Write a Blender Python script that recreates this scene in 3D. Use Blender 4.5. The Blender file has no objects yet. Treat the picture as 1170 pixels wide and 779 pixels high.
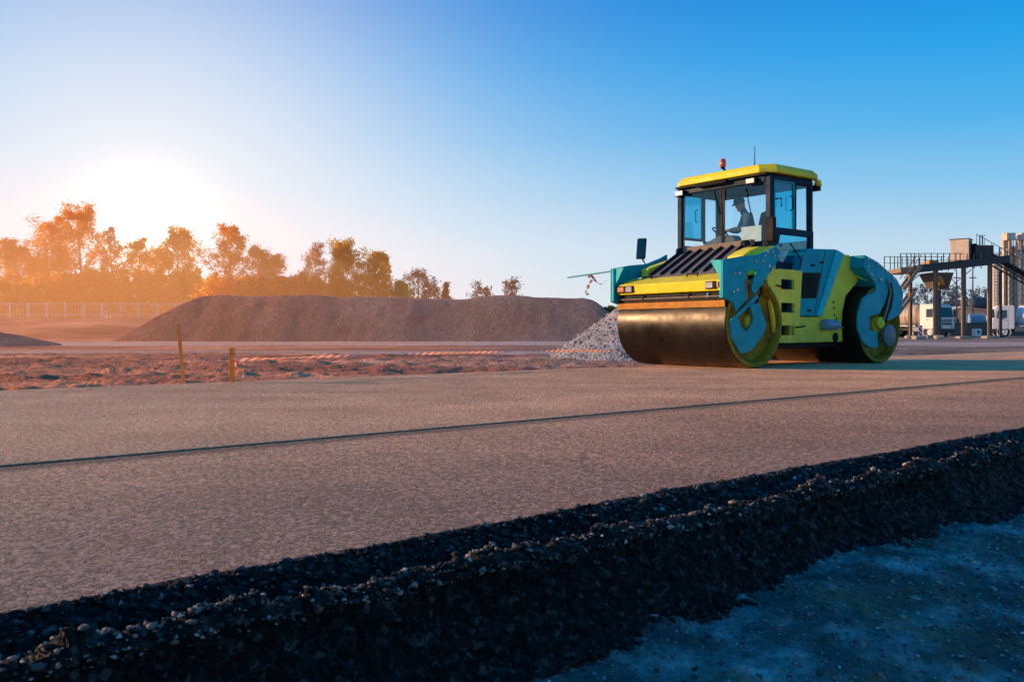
import bpy, bmesh, math, random
import numpy as np
from mathutils import Vector, Matrix
random.seed(7); RNG = np.random.default_rng(7)
C = bpy.data.collections.new('site'); bpy.context.scene.collection.children.link(C)
R = math.radians
scn = bpy.context.scene

# ------------------------------------------------------------------ frame of the place
FPX, HOR, CAMH = 1000.0, 378.0, .583
def at(px, D, py=None):                       # a spot at distance D seen in column px (and row py)
    return Vector(((px - 585) / FPX * D, D, CAMH + (HOR - (py if py is not None else HOR)) / FPX * D))
RA = R(50.1)
RD = np.array([math.sin(RA), math.cos(RA)]); RM = np.array([-math.cos(RA), math.sin(RA)])   # along the road / across it

# ------------------------------------------------------------------ noise
def hash2(ix, iy, s=0):
    n = (ix.astype(np.int64) * 374761393 + iy.astype(np.int64) * 668265263 + s * 1274126177) & 0x7fffffff
    n = ((n ^ (n >> 13)) * 1274126177) & 0x7fffffff
    n = ((n ^ (n >> 15)) * 2246822519) & 0x7fffffff
    return ((n ^ (n >> 14)) & 0xffffff) / float(0xffffff)
def vnoise(x, y, s=0):
    ix = np.floor(x); iy = np.floor(y); fx = x - ix; fy = y - iy
    fx = fx * fx * fx * (fx * (fx * 6 - 15) + 10); fy = fy * fy * fy * (fy * (fy * 6 - 15) + 10)
    a = hash2(ix, iy, s); b = hash2(ix + 1, iy, s); c = hash2(ix, iy + 1, s); d = hash2(ix + 1, iy + 1, s)
    return (a + (b - a) * fx) * (1 - fy) + (c + (d - c) * fx) * fy - .5
def fbm(x, y, o=4, s=0, g=.5):
    r = 0; a = 1
    for k in range(o):
        r = r + a * vnoise(x * 2 ** k + 17.3 * k, y * 2 ** k - 9.1 * k, s + k); a *= g
    return r
def worley(x, y, s=0):
    ix = np.floor(x); iy = np.floor(y); best = np.full(x.shape, 9.); idv = np.zeros(x.shape)
    for dx in (-1, 0, 1):
        for dy in (-1, 0, 1):
            cx = ix + dx; cy = iy + dy
            px = cx + .12 + .76 * hash2(cx, cy, s); py = cy + .12 + .76 * hash2(cx, cy, s + 5)
            d = (x - px) ** 2 + (y - py) ** 2
            m = d < best; best = np.where(m, d, best); idv = np.where(m, hash2(cx, cy, s + 9), idv)
    return np.sqrt(best), idv

# ------------------------------------------------------------------ materials
def mat(name):
    m = bpy.data.materials.new(name); m.use_nodes = True
    nt = m.node_tree; nt.nodes.clear()
    out = nt.nodes.new('ShaderNodeOutputMaterial')
    return m, nt, out
def N(nt, t, **kw):
    n = nt.nodes.new(t)
    for k, v in kw.items():
        if k.startswith('_'): setattr(n, k[1:], v)
        else: n.inputs[k.replace('__', ' ')].default_value = v
    return n
def ramp(nt, fac, stops, interp='LINEAR'):
    r = nt.nodes.new('ShaderNodeValToRGB'); cr = r.color_ramp; cr.interpolation = interp
    while len(cr.elements) < len(stops): cr.elements.new(.5)
    for e, (p, c) in zip(cr.elements, stops):
        e.position = p; e.color = (*c, 1) if len(c) == 3 else c
    nt.links.new(fac, r.inputs[0]); return r.outputs[0]
def mixc(nt, fac, a, b, mode='MIX'):
    m = nt.nodes.new('ShaderNodeMix'); m.data_type = 'RGBA'; m.blend_type = mode
    for sock, v in ((m.inputs[0], fac), (m.inputs[6], a), (m.inputs[7], b)):
        if hasattr(v, 'links') or isinstance(v, bpy.types.NodeSocket): nt.links.new(v, sock)
        else: sock.default_value = v if isinstance(v, (int, float)) else ((*v, 1) if len(v) == 3 else v)
    return m.outputs[2]
def math_(nt, op, a, b=0., clamp=False):
    m = nt.nodes.new('ShaderNodeMath'); m.operation = op; m.use_clamp = clamp
    for i, v in enumerate((a, b)):
        if isinstance(v, bpy.types.NodeSocket): nt.links.new(v, m.inputs[i])
        else: m.inputs[i].default_value = v
    return m.outputs[0]
def coords(nt, scale=(1, 1, 1), rot=(0, 0, 0), kind='Object'):
    t = nt.nodes.new('ShaderNodeTexCoord'); mp = nt.nodes.new('ShaderNodeMapping')
    mp.inputs['Scale'].default_value = scale; mp.inputs['Rotation'].default_value = rot
    nt.links.new(t.outputs[kind], mp.inputs[0]); return mp.outputs[0]
def noise(nt, vec, scale, detail=4, rough=.55, out='Fac'):
    n = N(nt, 'ShaderNodeTexNoise', Scale=scale, Detail=detail, Roughness=rough)
    nt.links.new(vec, n.inputs['Vector']); return n.outputs[out]
def voro(nt, vec, scale, out='Distance', feature='F1'):
    n = N(nt, 'ShaderNodeTexVoronoi', _feature=feature, Scale=scale)
    nt.links.new(vec, n.inputs['Vector']); return n.outputs[out]
def bump(nt, h, strength=1., dist=.01, nrm=None):
    b = N(nt, 'ShaderNodeBump', Strength=strength, Distance=dist)
    nt.links.new(h, b.inputs['Height'])
    if nrm: nt.links.new(nrm, b.inputs['Normal'])
    return b.outputs[0]
def pbr(name, col, rough=.5, metal=0., dust=.25, dustcol=(.20, .16, .12), scale=3., var=.12, bmp=0., bscale=30, coat=0., spec=.5, low=0.):
    m, nt, out = mat(name)
    p = nt.nodes.new('ShaderNodeBsdfPrincipled'); nt.links.new(p.outputs[0], out.inputs[0])
    v = coords(nt)
    n1 = noise(nt, v, scale, 6, .65); n2 = noise(nt, v, scale * 2.6, 5, .6)
    dk = tuple(c * (1 - 2 * var) for c in col); lt = tuple(min(1, c * (1 + var)) for c in col)
    c = ramp(nt, n2, [(.3, dk), (.7, lt)])
    if dust:
        f = math_(nt, 'MULTIPLY', ramp(nt, n1, [(.42, (0, 0, 0)), (.75, (1, 1, 1))]), dust)
        c = mixc(nt, f, c, dustcol)
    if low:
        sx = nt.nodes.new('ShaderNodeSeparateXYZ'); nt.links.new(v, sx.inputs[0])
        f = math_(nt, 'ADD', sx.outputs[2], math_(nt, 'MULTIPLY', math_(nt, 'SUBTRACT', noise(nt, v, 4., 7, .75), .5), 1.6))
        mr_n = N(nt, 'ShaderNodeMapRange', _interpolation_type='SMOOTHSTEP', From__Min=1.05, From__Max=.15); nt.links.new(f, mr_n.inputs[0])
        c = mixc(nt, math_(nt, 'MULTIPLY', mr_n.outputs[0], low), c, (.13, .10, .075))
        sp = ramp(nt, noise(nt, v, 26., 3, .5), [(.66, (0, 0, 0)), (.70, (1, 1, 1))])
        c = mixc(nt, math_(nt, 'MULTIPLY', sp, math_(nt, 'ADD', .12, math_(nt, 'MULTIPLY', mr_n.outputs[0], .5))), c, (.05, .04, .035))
    nt.links.new(c, p.inputs['Base Color'])
    rr = ramp(nt, n1, [(.3, (max(.05, rough - .1),) * 3), (.75, (min(1, rough + .2),) * 3)])
    nt.links.new(rr, p.inputs['Roughness'])
    p.inputs['Metallic'].default_value = metal; p.inputs['Specular IOR Level'].default_value = spec
    if coat: p.inputs['Coat Weight'].default_value = coat; p.inputs['Coat Roughness'].default_value = .15
    if bmp:
        nt.links.new(bump(nt, noise(nt, v, bscale, 5, .6), 1., bmp), p.inputs['Normal'])
    return m
M = {}
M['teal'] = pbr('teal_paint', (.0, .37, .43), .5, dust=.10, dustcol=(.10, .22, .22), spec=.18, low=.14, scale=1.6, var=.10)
M['teal_lit'] = pbr('teal_lit_paint', (.01, .56, .58), .5, dust=.05, spec=.2)  # brighter teal, with the light on edge faces put into the colour
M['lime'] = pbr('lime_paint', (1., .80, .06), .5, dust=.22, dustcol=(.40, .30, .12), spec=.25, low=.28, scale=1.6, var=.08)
M['yellow'] = pbr('yellow_paint', (.90, .72, .004), .45, dust=.18, dustcol=(.48, .30, .08), spec=.3, scale=1.6, var=.08)
M['rim'] = pbr('olive_rim_paint', (.30, .22, .008), .6, spec=.2, dust=.8, dustcol=(.07, .045, .02), scale=5)
M['steel'] = pbr('worn_drum_steel', (.028, .022, .017), .34, metal=.5, dust=.5, dustcol=(.05, .042, .035), spec=.35, scale=2.2, var=.2)
M['black'] = pbr('black_plastic', (.008, .009, .011), .6, dust=.08, dustcol=(.05, .04, .033), spec=.2)
M['navy'] = pbr('dark_blue_frame', (.005, .028, .055), .5, dust=.0, spec=.15)
M['grille'] = pbr('dusty_grille', (.20, .15, .12), .7, dust=.6, dustcol=(.30, .23, .18))
M['orange'] = pbr('orange_scraper', (.62, .24, .02), .6, dust=.45, dustcol=(.18, .10, .05), scale=6)
M['grey'] = pbr('grey_metal', (.16, .19, .23), .45, metal=.3)
M['cyl'] = pbr('pale_blue_metal', (.16, .32, .46), .4)
M['chrome'] = pbr('bolt_metal', (.45, .50, .55), .3, metal=.7, dust=.2)
M['white'] = pbr('white_paint', (.95, .95, .93), .45, dust=.15, dustcol=(.5, .44, .36))
M['papery'] = pbr('pale_card', (.62, .70, .66), .8, dust=0)
M['seat'] = pbr('seat_fabric', (.010, .012, .016), .9, dust=0)
M['dash'] = pbr('dash_plastic', (.02, .05, .08), .6, dust=.2)
M['rubber'] = pbr('tyre_rubber', (.02, .018, .017), .8, dust=.6, dustcol=(.14, .11, .08))
M['rust'] = pbr('rusty_steel', (.36, .23, .15), .7, dust=.5, dustcol=(.16, .11, .08), scale=1.5)
M['darksteel'] = pbr('dark_steel', (.045, .042, .045), .65, dust=.4, dustcol=(.14, .10, .07), scale=1.2)
M['beige'] = pbr('beige_cladding', (.80, .62, .45), .7, dust=.25, dustcol=(.25, .18, .12), scale=.8)
M['silo'] = pbr('silo_sheet', (.88, .74, .57), .6, dust=.3, dustcol=(.6, .45, .33), scale=.5)
M['slate'] = pbr('slate_blue_sheet', (.06, .085, .11), .6, dust=.2)
M['hopper'] = pbr('hopper_steel', (.12, .095, .08), .7, dust=.4)
M['amber'] = pbr('orange_panel', (.75, .27, .02), .55, dust=.2)
M['yel2'] = pbr('yellow_panel', (.75, .5, .03), .55, dust=.2)
M['concrete'] = pbr('pale_concrete', (.45, .37, .27), .9, dust=.4, bmp=.02, bscale=6)
M['wood'] = pbr('stake_wood', (1., .30, .05), .8, dust=.05, scale=8)
M['jacket'] = pbr('jacket_cloth', (.035, .10, .19), .9, dust=0, bmp=.004, bscale=25)
M['trouser'] = pbr('trouser_cloth', (.02, .03, .045), .9, dust=0)
M['skin'] = pbr('skin', (.85, .42, .27), .55, dust=0, var=.05)
M['hat'] = pbr('hat_cloth', (.045, .08, .14), .95, dust=0)
M['red'] = pbr('red_paint', (.45, .03, .02), .5, dust=.2)
M['greenroof'] = pbr('green_band', (.05, .10, .04), .8)
M['fence'] = pbr('pale_fence_metal', (.92, .76, .66), .6, dust=0)
M['bark'] = pbr('bark', (.11, .075, .05), .9, dust=.3, bmp=.02, bscale=5)
M['bark_pale'] = pbr('birch_bark', (.42, .34, .27), .85, dust=.5, dustcol=(.08, .06, .05), scale=1.5)

def glass_mat(name, tint, gloss=.10):
    m, nt, out = mat(name)
    t = N(nt, 'ShaderNodeBsdfTransparent', Color=(*tint, 1)); g = N(nt, 'ShaderNodeBsdfGlossy', Roughness=.03, Color=(.9, .95, 1, 1))
    lw = N(nt, 'ShaderNodeLayerWeight', Blend=.25)
    f = math_(nt, 'ADD', math_(nt, 'MULTIPLY', lw.outputs['Fresnel'], .09), gloss, True)
    d = N(nt, 'ShaderNodeBsdfDiffuse', Color=(.35, .4, .42, 1))
    v = coords(nt); smear = ramp(nt, noise(nt, v, 2.2, 6, .7), [(.5, (0, 0, 0)), (.85, (.015, .015, .015))])
    mx = nt.nodes.new('ShaderNodeMixShader'); nt.links.new(f, mx.inputs[0]); nt.links.new(t.outputs[0], mx.inputs[1]); nt.links.new(g.outputs[0], mx.inputs[2])
    m2 = nt.nodes.new('ShaderNodeMixShader'); nt.links.new(smear, m2.inputs[0]); nt.links.new(mx.outputs[0], m2.inputs[1]); nt.links.new(d.outputs[0], m2.inputs[2])
    nt.links.new(m2.outputs[0], out.inputs[0]); return m
M['glass'] = glass_mat('clear_glass', (.92, .98, 1.), .03)
M['glass_teal'] = glass_mat('teal_tinted_glass', (.16, .72, .84), .09)
M['glass_dark'] = glass_mat('dark_glass', (.06, .14, .20), .07)
M['lens'] = pbr('lamp_lens', (.40, .42, .44), .12, dust=.1, coat=.6)
M['amberlens'] = pbr('amber_lens', (.65, .16, .02), .2, dust=.1, coat=.6)
M['redlens'] = pbr('orange_red_lens', (.75, .07, .015), .2, dust=.05, coat=.6)

def leaf_mat(name, a, b, tr=.5):
    m, nt, out = mat(name)
    v = coords(nt); n = noise(nt, v, .55, 3, .6); n2 = noise(nt, v, 6., 2, .5)
    c = mixc(nt, ramp(nt, n, [(.35, (0, 0, 0)), (.65, (1, 1, 1))]), a, b)
    c = mixc(nt, .75, c, ramp(nt, n2, [(.3, (.65,) * 3), (.7, (1.25,) * 3)]), 'MULTIPLY')
    d = nt.nodes.new('ShaderNodeBsdfDiffuse'); t = nt.nodes.new('ShaderNodeBsdfTranslucent')
    nt.links.new(c, d.inputs[0]); nt.links.new(c, t.inputs[0])
    mx = nt.nodes.new('ShaderNodeMixShader'); mx.inputs[0].default_value = tr
    nt.links.new(d.outputs[0], mx.inputs[1]); nt.links.new(t.outputs[0], mx.inputs[2]); nt.links.new(mx.outputs[0], out.inputs[0])
    return m
M['leaf_orange'] = leaf_mat('orange_leaves', (.92, .30, .02), (.96, .46, .03), .74)  # orange, gold and rust leaves carry the low sun's glow in their colour
M['leaf_gold'] = leaf_mat('golden_leaves', (.90, .44, .02), (.95, .60, .05), .72)
M['leaf_rust'] = leaf_mat('rust_leaves', (.62, .17, .03), (.75, .26, .04), .65)
M['leaf_yg'] = leaf_mat('yellow_green_leaves', (.80, .42, .03), (.86, .50, .04), .66)
M['leaf_pink'] = leaf_mat('pinkish_buds', (.62, .32, .20), (.72, .40, .24), .55)
M['leaf_green'] = leaf_mat('fresh_green_leaves', (.36, .38, .05), (.50, .45, .05), .6)
M['leaf_dark'] = leaf_mat('dark_needles', (.025, .04, .025), (.05, .06, .03), .2)
M['leaf_grey'] = leaf_mat('grey_twigs', (.14, .115, .10), (.20, .16, .14), .3)
M['leaf_blue'] = leaf_mat('far_bluish_twigs', (.12, .14, .17), (.18, .19, .22), .3)

# ------------------------------------------------------------------ object helpers
def tag(o, label=None, cat=None, group=None, kind=None):
    if label: o['label'] = label
    if cat: o['category'] = cat
    if group: o['group'] = group
    if kind: o['kind'] = kind
    return o
def thing(name, label, cat, loc=(0, 0, 0), rz=0., group=None):
    o = bpy.data.objects.new(name, None); C.objects.link(o); o.empty_display_size = .2
    o.location = loc; o.rotation_euler = (0, 0, rz); return tag(o, label, cat, group)
def link(name, me, m, parent=None, smooth=False):
    o = bpy.data.objects.new(name, me); C.objects.link(o)
    if m: me.materials.append(m)
    if parent: o.parent = parent
    if smooth:
        me.polygons.foreach_set('use_smooth', [True] * len(me.polygons))
    return o
def bev(o, w=.012, seg=2):
    b = o.modifiers.new('edge', 'BEVEL'); b.width = w; b.segments = seg; b.limit_method = 'ANGLE'; b.angle_limit = R(35)
    return o
class MB:
    """collects boxes, prisms, tubes into one mesh"""
    def __init__(s): s.v = []; s.f = []
    def add(s, vs, fs):
        b = len(s.v); s.v += [tuple(v) for v in vs]; s.f += [tuple(i + b for i in f) for f in fs]; return s
    def box(s, x0, x1, y0, y1, z0, z1):
        return s.add([(x, y, z) for x in (x0, x1) for y in (y0, y1) for z in (z0, z1)],
                     [(0, 1, 3, 2), (4, 6, 7, 5), (0, 4, 5, 1), (2, 3, 7, 6), (0, 2, 6, 4), (1, 5, 7, 3)])
    def obox(s, c, a, b, cdir, ha, hb, hc):          # oriented box
        c = Vector(c); a = Vector(a).normalized() * ha; b = Vector(b).normalized() * hb; d = Vector(cdir).normalized() * hc
        return s.add([c + i * a + j * b + k * d for i in (-1, 1) for j in (-1, 1) for k in (-1, 1)],
                     [(0, 1, 3, 2), (4, 6, 7, 5), (0, 4, 5, 1), (2, 3, 7, 6), (0, 2, 6, 4), (1, 5, 7, 3)])
    def prism(s, poly, y0, y1):                      # (x, z) outline extruded along y
        n = len(poly)
        vs = [(x, y0, z) for x, z in poly] + [(x, y1, z) for x, z in poly]
        return s.add(vs, [tuple(range(n)), tuple(range(2 * n - 1, n - 1, -1))] + [(i, i + n, (i + 1) % n + n, (i + 1) % n) for i in range(n)])
    def prismx(s, poly, x0, x1):                     # (y, z) outline extruded along x
        n = len(poly)
        vs = [(x0, y, z) for y, z in poly] + [(x1, y, z) for y, z in poly]
        return s.add(vs, [tuple(range(n)), tuple(range(2 * n - 1, n - 1, -1))] + [(i, i + n, (i + 1) % n + n, (i + 1) % n) for i in range(n)])
    def prismz(s, poly, z0, z1, inset=1.):
        n = len(poly); cx = sum(p[0] for p in poly) / n; cy = sum(p[1] for p in poly) / n
        vs = [(x, y, z0) for x, y in poly] + [(cx + (x - cx) * inset, cy + (y - cy) * inset, z1) for x, y in poly]
        return s.add(vs, [tuple(range(n)), tuple(range(2 * n - 1, n - 1, -1))] + [(i, i + n, (i + 1) % n + n, (i + 1) % n) for i in range(n)])
    def ring(s, outer, inner, y0, y1):               # frame between two (x, z) outlines of equal count
        n = len(outer)
        vs = [(x, y, z) for y in (y0, y1) for P in (outer, inner) for x, z in P]
        fs = []
        for i in range(n):
            j = (i + 1) % n
            fs += [(i, j, n + j, n + i), (2 * n + i, 3 * n + i, 3 * n + j, 2 * n + j), (i, 2 * n + i, 2 * n + j, j), (n + i, n + j, 3 * n + j, 3 * n + i)]
        return s.add(vs, fs)
    def tube(s, pts, r, n=8, cap=True):
        pts = [Vector(p) for p in pts]; rs = r if isinstance(r, (list, tuple)) else [r] * len(pts)
        vs = []; fs = []
        for k, p in enumerate(pts):
            t = (pts[min(k + 1, len(pts) - 1)] - pts[max(k - 1, 0)]).normalized()
            u = t.cross(Vector((0, 0, 1)) if abs(t.z) < .9 else Vector((1, 0, 0))).normalized(); w = t.cross(u)
            vs += [p + (u * math.cos(2 * math.pi * i / n) + w * math.sin(2 * math.pi * i / n)) * rs[k] for i in range(n)]
        for k in range(len(pts) - 1):
            fs += [(k * n + i, k * n + (i + 1) % n, (k + 1) * n + (i + 1) % n, (k + 1) * n + i) for i in range(n)]
        if cap: fs += [tuple(range(n - 1, -1, -1)), tuple((len(pts) - 1) * n + i for i in range(n))]
        return s.add(vs, fs)
    def lathe(s, prof, c, axis='y', n=48):           # profile of (along axis, radius)
        vs = []; fs = []
        for a, r in prof:
            for i in range(n):
                t = 2 * math.pi * i / n; p, q = r * math.cos(t), r * math.sin(t)
                vs.append({'y': (c[0] + p, c[1] + a, c[2] + q), 'z': (c[0] + p, c[1] + q, c[2] + a), 'x': (c[0] + a, c[1] + p, c[2] + q)}[axis])
        for k in range(len(prof) - 1):
            fs += [(k * n + i, k * n + (i + 1) % n, (k + 1) * n + (i + 1) % n, (k + 1) * n + i) for i in range(n)]
        return s.add(vs, fs)
    def ell(s, c, rx, ry, rz, nu=14, nv=9):
        vs = []; fs = []
        for j in range(nv + 1):
            ph = math.pi * j / nv
            for i in range(nu):
                t = 2 * math.pi * i / nu
                vs.append((c[0] + rx * math.sin(ph) * math.cos(t), c[1] + ry * math.sin(ph) * math.sin(t), c[2] + rz * math.cos(ph)))
        for j in range(nv):
            fs += [(j * nu + i, j * nu + (i + 1) % nu, (j + 1) * nu + (i + 1) % nu, (j + 1) * nu + i) for i in range(nu)]
        return s.add(vs, fs)
    def build(s, name, m, parent=None, b=0., smooth=False):
        me = bpy.data.meshes.new(name); me.from_pydata(s.v, [], s.f)
        bm = bmesh.new(); bm.from_mesh(me); bmesh.ops.remove_doubles(bm, verts=bm.verts, dist=1e-5)
        bmesh.ops.recalc_face_normals(bm, faces=bm.faces); bm.to_mesh(me); bm.free()
        o = link(name, me, m, parent, smooth)
        if smooth: me.set_sharp_from_angle(angle=R(40))
        if b: bev(o, b)
        return o
def grid(name, X, Y, Z, m, parent=None, smooth=True):   # numpy sheets -> mesh
    r, c = X.shape
    v = np.stack([X, Y, Z], -1).reshape(-1, 3).astype(np.float32)
    i = np.arange(r * c).reshape(r, c)
    f = np.stack([i[:-1, :-1], i[:-1, 1:], i[1:, 1:], i[1:, :-1]], -1).reshape(-1, 4)
    return rawmesh(name, v, f, m, parent, smooth)
def rawmesh(name, v, f, m, parent=None, smooth=False):
    k = f.shape[1]; me = bpy.data.meshes.new(name)
    me.vertices.add(len(v)); me.vertices.foreach_set('co', np.ascontiguousarray(v, np.float32).ravel())
    me.loops.add(f.size); me.loops.foreach_set('vertex_index', np.ascontiguousarray(f, np.int32).ravel())
    me.polygons.add(len(f)); me.polygons.foreach_set('loop_start', np.arange(len(f), dtype=np.int32) * k)
    me.update(calc_edges=True); me.validate()
    return link(name, me, m, parent, smooth)

# ================================================================== GROUND AND ROAD
def md(m, d): return np.stack([m * RM[0] + d * RD[0], m * RM[1] + d * RD[1]], 0)
MN, MJ, MB_, ZN, ZF, ZG = 2.10, 4.32, 9.9, -.005, 0., -.27

def asphalt_mat():
    m, nt, out = mat('fresh_asphalt')
    p = nt.nodes.new('ShaderNodeBsdfPrincipled'); nt.links.new(p.outputs[0], out.inputs[0])
    v = coords(nt); vr = coords(nt, (1, 1, 1), (0, 0, -(math.pi / 2 - RA)))   # x runs along the road
    n0 = noise(nt, v, .35, 5, .6); st = noise(nt, coords(nt, (.07, 1.3, 1), (0, 0, -(math.pi / 2 - RA))), 1., 5, .6)
    cell = voro(nt, v, 105, 'Color'); cd = voro(nt, v, 105); cd2 = voro(nt, v, 190); n3 = noise(nt, v, 56, 4, .65)
    sep = nt.nodes.new('ShaderNodeSeparateColor'); nt.links.new(cell, sep.inputs[0])
    stone = ramp(nt, sep.outputs[0], [(0, (.03, .018, .013)), (.20, (.10, .060, .045)), (.30, (.50, .285, .20)), (.65, (.70, .41, .29)), (.9, (.92, .58, .42)), (1, (1., .86, .70))])
    n5 = noise(nt, v, 34, 5, .72); npat = noise(nt, v, 1.1, 4, .6)
    pit = ramp(nt, math_(nt, 'ADD', math_(nt, 'ADD', math_(nt, 'MULTIPLY', n3, .5), math_(nt, 'MULTIPLY', n5, .5)), math_(nt, 'MULTIPLY', math_(nt, 'SUBTRACT', npat, .5), .14)), [(.42, (0, 0, 0)), (.50, (1, 1, 1))])
    c = mixc(nt, pit, (.05, .028, .02), stone)
    c = mixc(nt, .8, c, ramp(nt, n0, [(.3, (.80, .80, .82)), (.7, (1.15, 1.10, 1.05))]), 'MULTIPLY')
    c = mixc(nt, .8, c, ramp(nt, st, [(.3, (.66, .66, .68)), (.7, (1.25, 1.22, 1.18))]), 'MULTIPLY')
    # wet strip where the rear drum has just passed
    s = nt.nodes.new('ShaderNodeSeparateXYZ'); nt.links.new(vr, s.inputs[0])
    wob = math_(nt, 'MULTIPLY', math_(nt, 'SUBTRACT', noise(nt, v, .9, 5, .6), .5), 1.2)
    ym = math_(nt, 'ADD', s.outputs[1], wob)
    mr = lambda src, a, b: (lambda n: (nt.links.new(src, n.inputs[0]), n.outputs[0])[1])(N(nt, 'ShaderNodeMapRange', _interpolation_type='SMOOTHSTEP', From__Min=a, From__Max=b))
    wet = math_(nt, 'MULTIPLY', mr(ym, 7.6, 8.4), mr(s.outputs[0], 15.2, 16.2))
    c = mixc(nt, math_(nt, 'MULTIPLY', wet, .35), c, (.10, .10, .11))
    # warm sun glow painted into the lane colour on one side
    warm_tint = math_(nt, 'SUBTRACT', 1., mr(math_(nt, 'ADD', s.outputs[0], math_(nt, 'MULTIPLY', n0, 4.)), -1., 9.))
    c = mixc(nt, math_(nt, 'MULTIPLY', warm_tint, .42), c, (.95, .55, .36))
    c = mixc(nt, mr(math_(nt, 'ADD', s.outputs[1], math_(nt, 'MULTIPLY', n0, 1.5)), 2.8, 6.4), mixc(nt, 1., c, (.80, .77, .86), 'MULTIPLY'), mixc(nt, 1., c, (3.2, 2.6, 1.85), 'MULTIPLY'))  # far lane brightened and near lane dimmed in colour, as grazing light would
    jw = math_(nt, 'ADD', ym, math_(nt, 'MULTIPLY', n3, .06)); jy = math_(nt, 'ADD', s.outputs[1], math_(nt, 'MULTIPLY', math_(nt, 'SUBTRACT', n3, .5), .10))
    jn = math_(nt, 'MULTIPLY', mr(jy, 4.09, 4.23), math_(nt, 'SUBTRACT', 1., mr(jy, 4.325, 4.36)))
    c = mixc(nt, math_(nt, 'MULTIPLY', jn, .90), c, (.15, .10, .09))  # dark band along the joint paints the shadow of the step
    # dark bitumen smears
    sm = noise(nt, coords(nt, (.22, 2.2, 1), (0, 0, -(math.pi / 2 - RA))), 1.3, 6, .68)
    smk = math_(nt, 'MULTIPLY', ramp(nt, sm, [(.60, (0, 0, 0)), (.68, (1, 1, 1))]), math_(nt, 'MULTIPLY', mr(s.outputs[1], 5.0, 5.6), mr(s.outputs[0], 5., 7.)))
    c = mixc(nt, math_(nt, 'MULTIPLY', smk, .65), c, (.028, .026, .03))
    nt.links.new(c, p.inputs['Base Color'])
    nt.links.new(mixc(nt, wet, (.52,) * 3, (.22,) * 3), p.inputs['Roughness'])
    p.inputs['Specular IOR Level'].default_value = .14; p.inputs['Sheen Weight'].default_value = 1.; p.inputs['Sheen Roughness'].default_value = .32; p.inputs['Sheen Tint'].default_value = (1, .56, .30, 1)
    h = math_(nt, 'ADD', math_(nt, 'MULTIPLY', math_(nt, 'SUBTRACT', 1., cd), .6), math_(nt, 'MULTIPLY', n3, 1.2))
    h = math_(nt, 'ADD', h, math_(nt, 'MULTIPLY', cd2, -.25))
    h = math_(nt, 'ADD', h, math_(nt, 'ADD', math_(nt, 'MULTIPLY', pit, .45), math_(nt, 'MULTIPLY', sep.outputs[1], .5)))
    nt.links.new(bump(nt, h, 1., .015), p.inputs['Normal'])
    return m
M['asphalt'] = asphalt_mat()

def crumb_mat():
    m, nt, out = mat('crumbled_asphalt')
    p = nt.nodes.new('ShaderNodeBsdfPrincipled'); nt.links.new(p.outputs[0], out.inputs[0])
    v = coords(nt)
    c1 = voro(nt, v, 60, 'Color'); sep = nt.nodes.new('ShaderNodeSeparateColor'); nt.links.new(c1, sep.inputs[0])
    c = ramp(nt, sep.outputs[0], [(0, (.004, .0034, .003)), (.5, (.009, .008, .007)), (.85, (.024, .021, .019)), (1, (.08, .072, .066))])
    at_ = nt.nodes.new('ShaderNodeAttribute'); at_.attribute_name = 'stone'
    c = mixc(nt, ramp(nt, at_.outputs['Fac'], [(.25, (0, 0, 0)), (.6, (1, 1, 1))]), (.002, .0017, .0016), c)  # gaps between stones blackened: crevice shade painted into the colour
    nt.links.new(c, p.inputs['Base Color']); p.inputs['Roughness'].default_value = .5; p.inputs['Specular IOR Level'].default_value = .12
    h = math_(nt, 'ADD', noise(nt, v, 160, 4, .7), math_(nt, 'MULTIPLY', voro(nt, v, 110), -.8))
    nt.links.new(bump(nt, h, 1., .006), p.inputs['Normal'])
    return m
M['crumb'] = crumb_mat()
def chip_mat(name, stops, rough=.5):
    m, nt, out = mat(name)
    p = nt.nodes.new('ShaderNodeBsdfPrincipled'); nt.links.new(p.outputs[0], out.inputs[0])
    g = nt.nodes.new('ShaderNodeNewGeometry'); v = coords(nt)
    c = ramp(nt, g.outputs['Random Per Island'], stops)
    c = mixc(nt, .8, c, ramp(nt, noise(nt, v, 90, 4, .7), [(.3, (.4,) * 3), (.7, (1.3,) * 3)]), 'MULTIPLY')
    nt.links.new(c, p.inputs['Base Color']); p.inputs['Roughness'].default_value = rough; p.inputs['Specular IOR Level'].default_value = .22
    nt.links.new(bump(nt, noise(nt, v, 180, 3, .6), 1., .003), p.inputs['Normal']); return m
M['chip'] = chip_mat('dark_chippings', [(0, (.008, .007, .007)), (.45, (.026, .023, .022)), (.8, (.075, .068, .063)), (.95, (.20, .18, .17)), (1, (.36, .34, .32))], .40)
M['chip_ridge'] = chip_mat('sunlit_ridge_stones', [(0, (.02, .016, .014)), (.45, (.10, .08, .065)), (.8, (.30, .24, .19)), (1, (.62, .51, .42))], .7)  # pale tan paints the sunlight on the ridge into the stones
M['chip_dark'] = chip_mat('black_chippings', [(0, (.002, .0017, .0016)), (.6, (.0045, .004, .0035)), (.9, (.013, .011, .010)), (1, (.06, .055, .05))], .5)  # near-black paints the shade of the bank into its stones
M['pebble'] = chip_mat('mixed_pebbles', [(0, (.04, .045, .045)), (.4, (.14, .15, .15)), (.75, (.34, .35, .34)), (.93, (.30, .20, .13)), (1, (.70, .69, .64))], .7)

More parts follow.
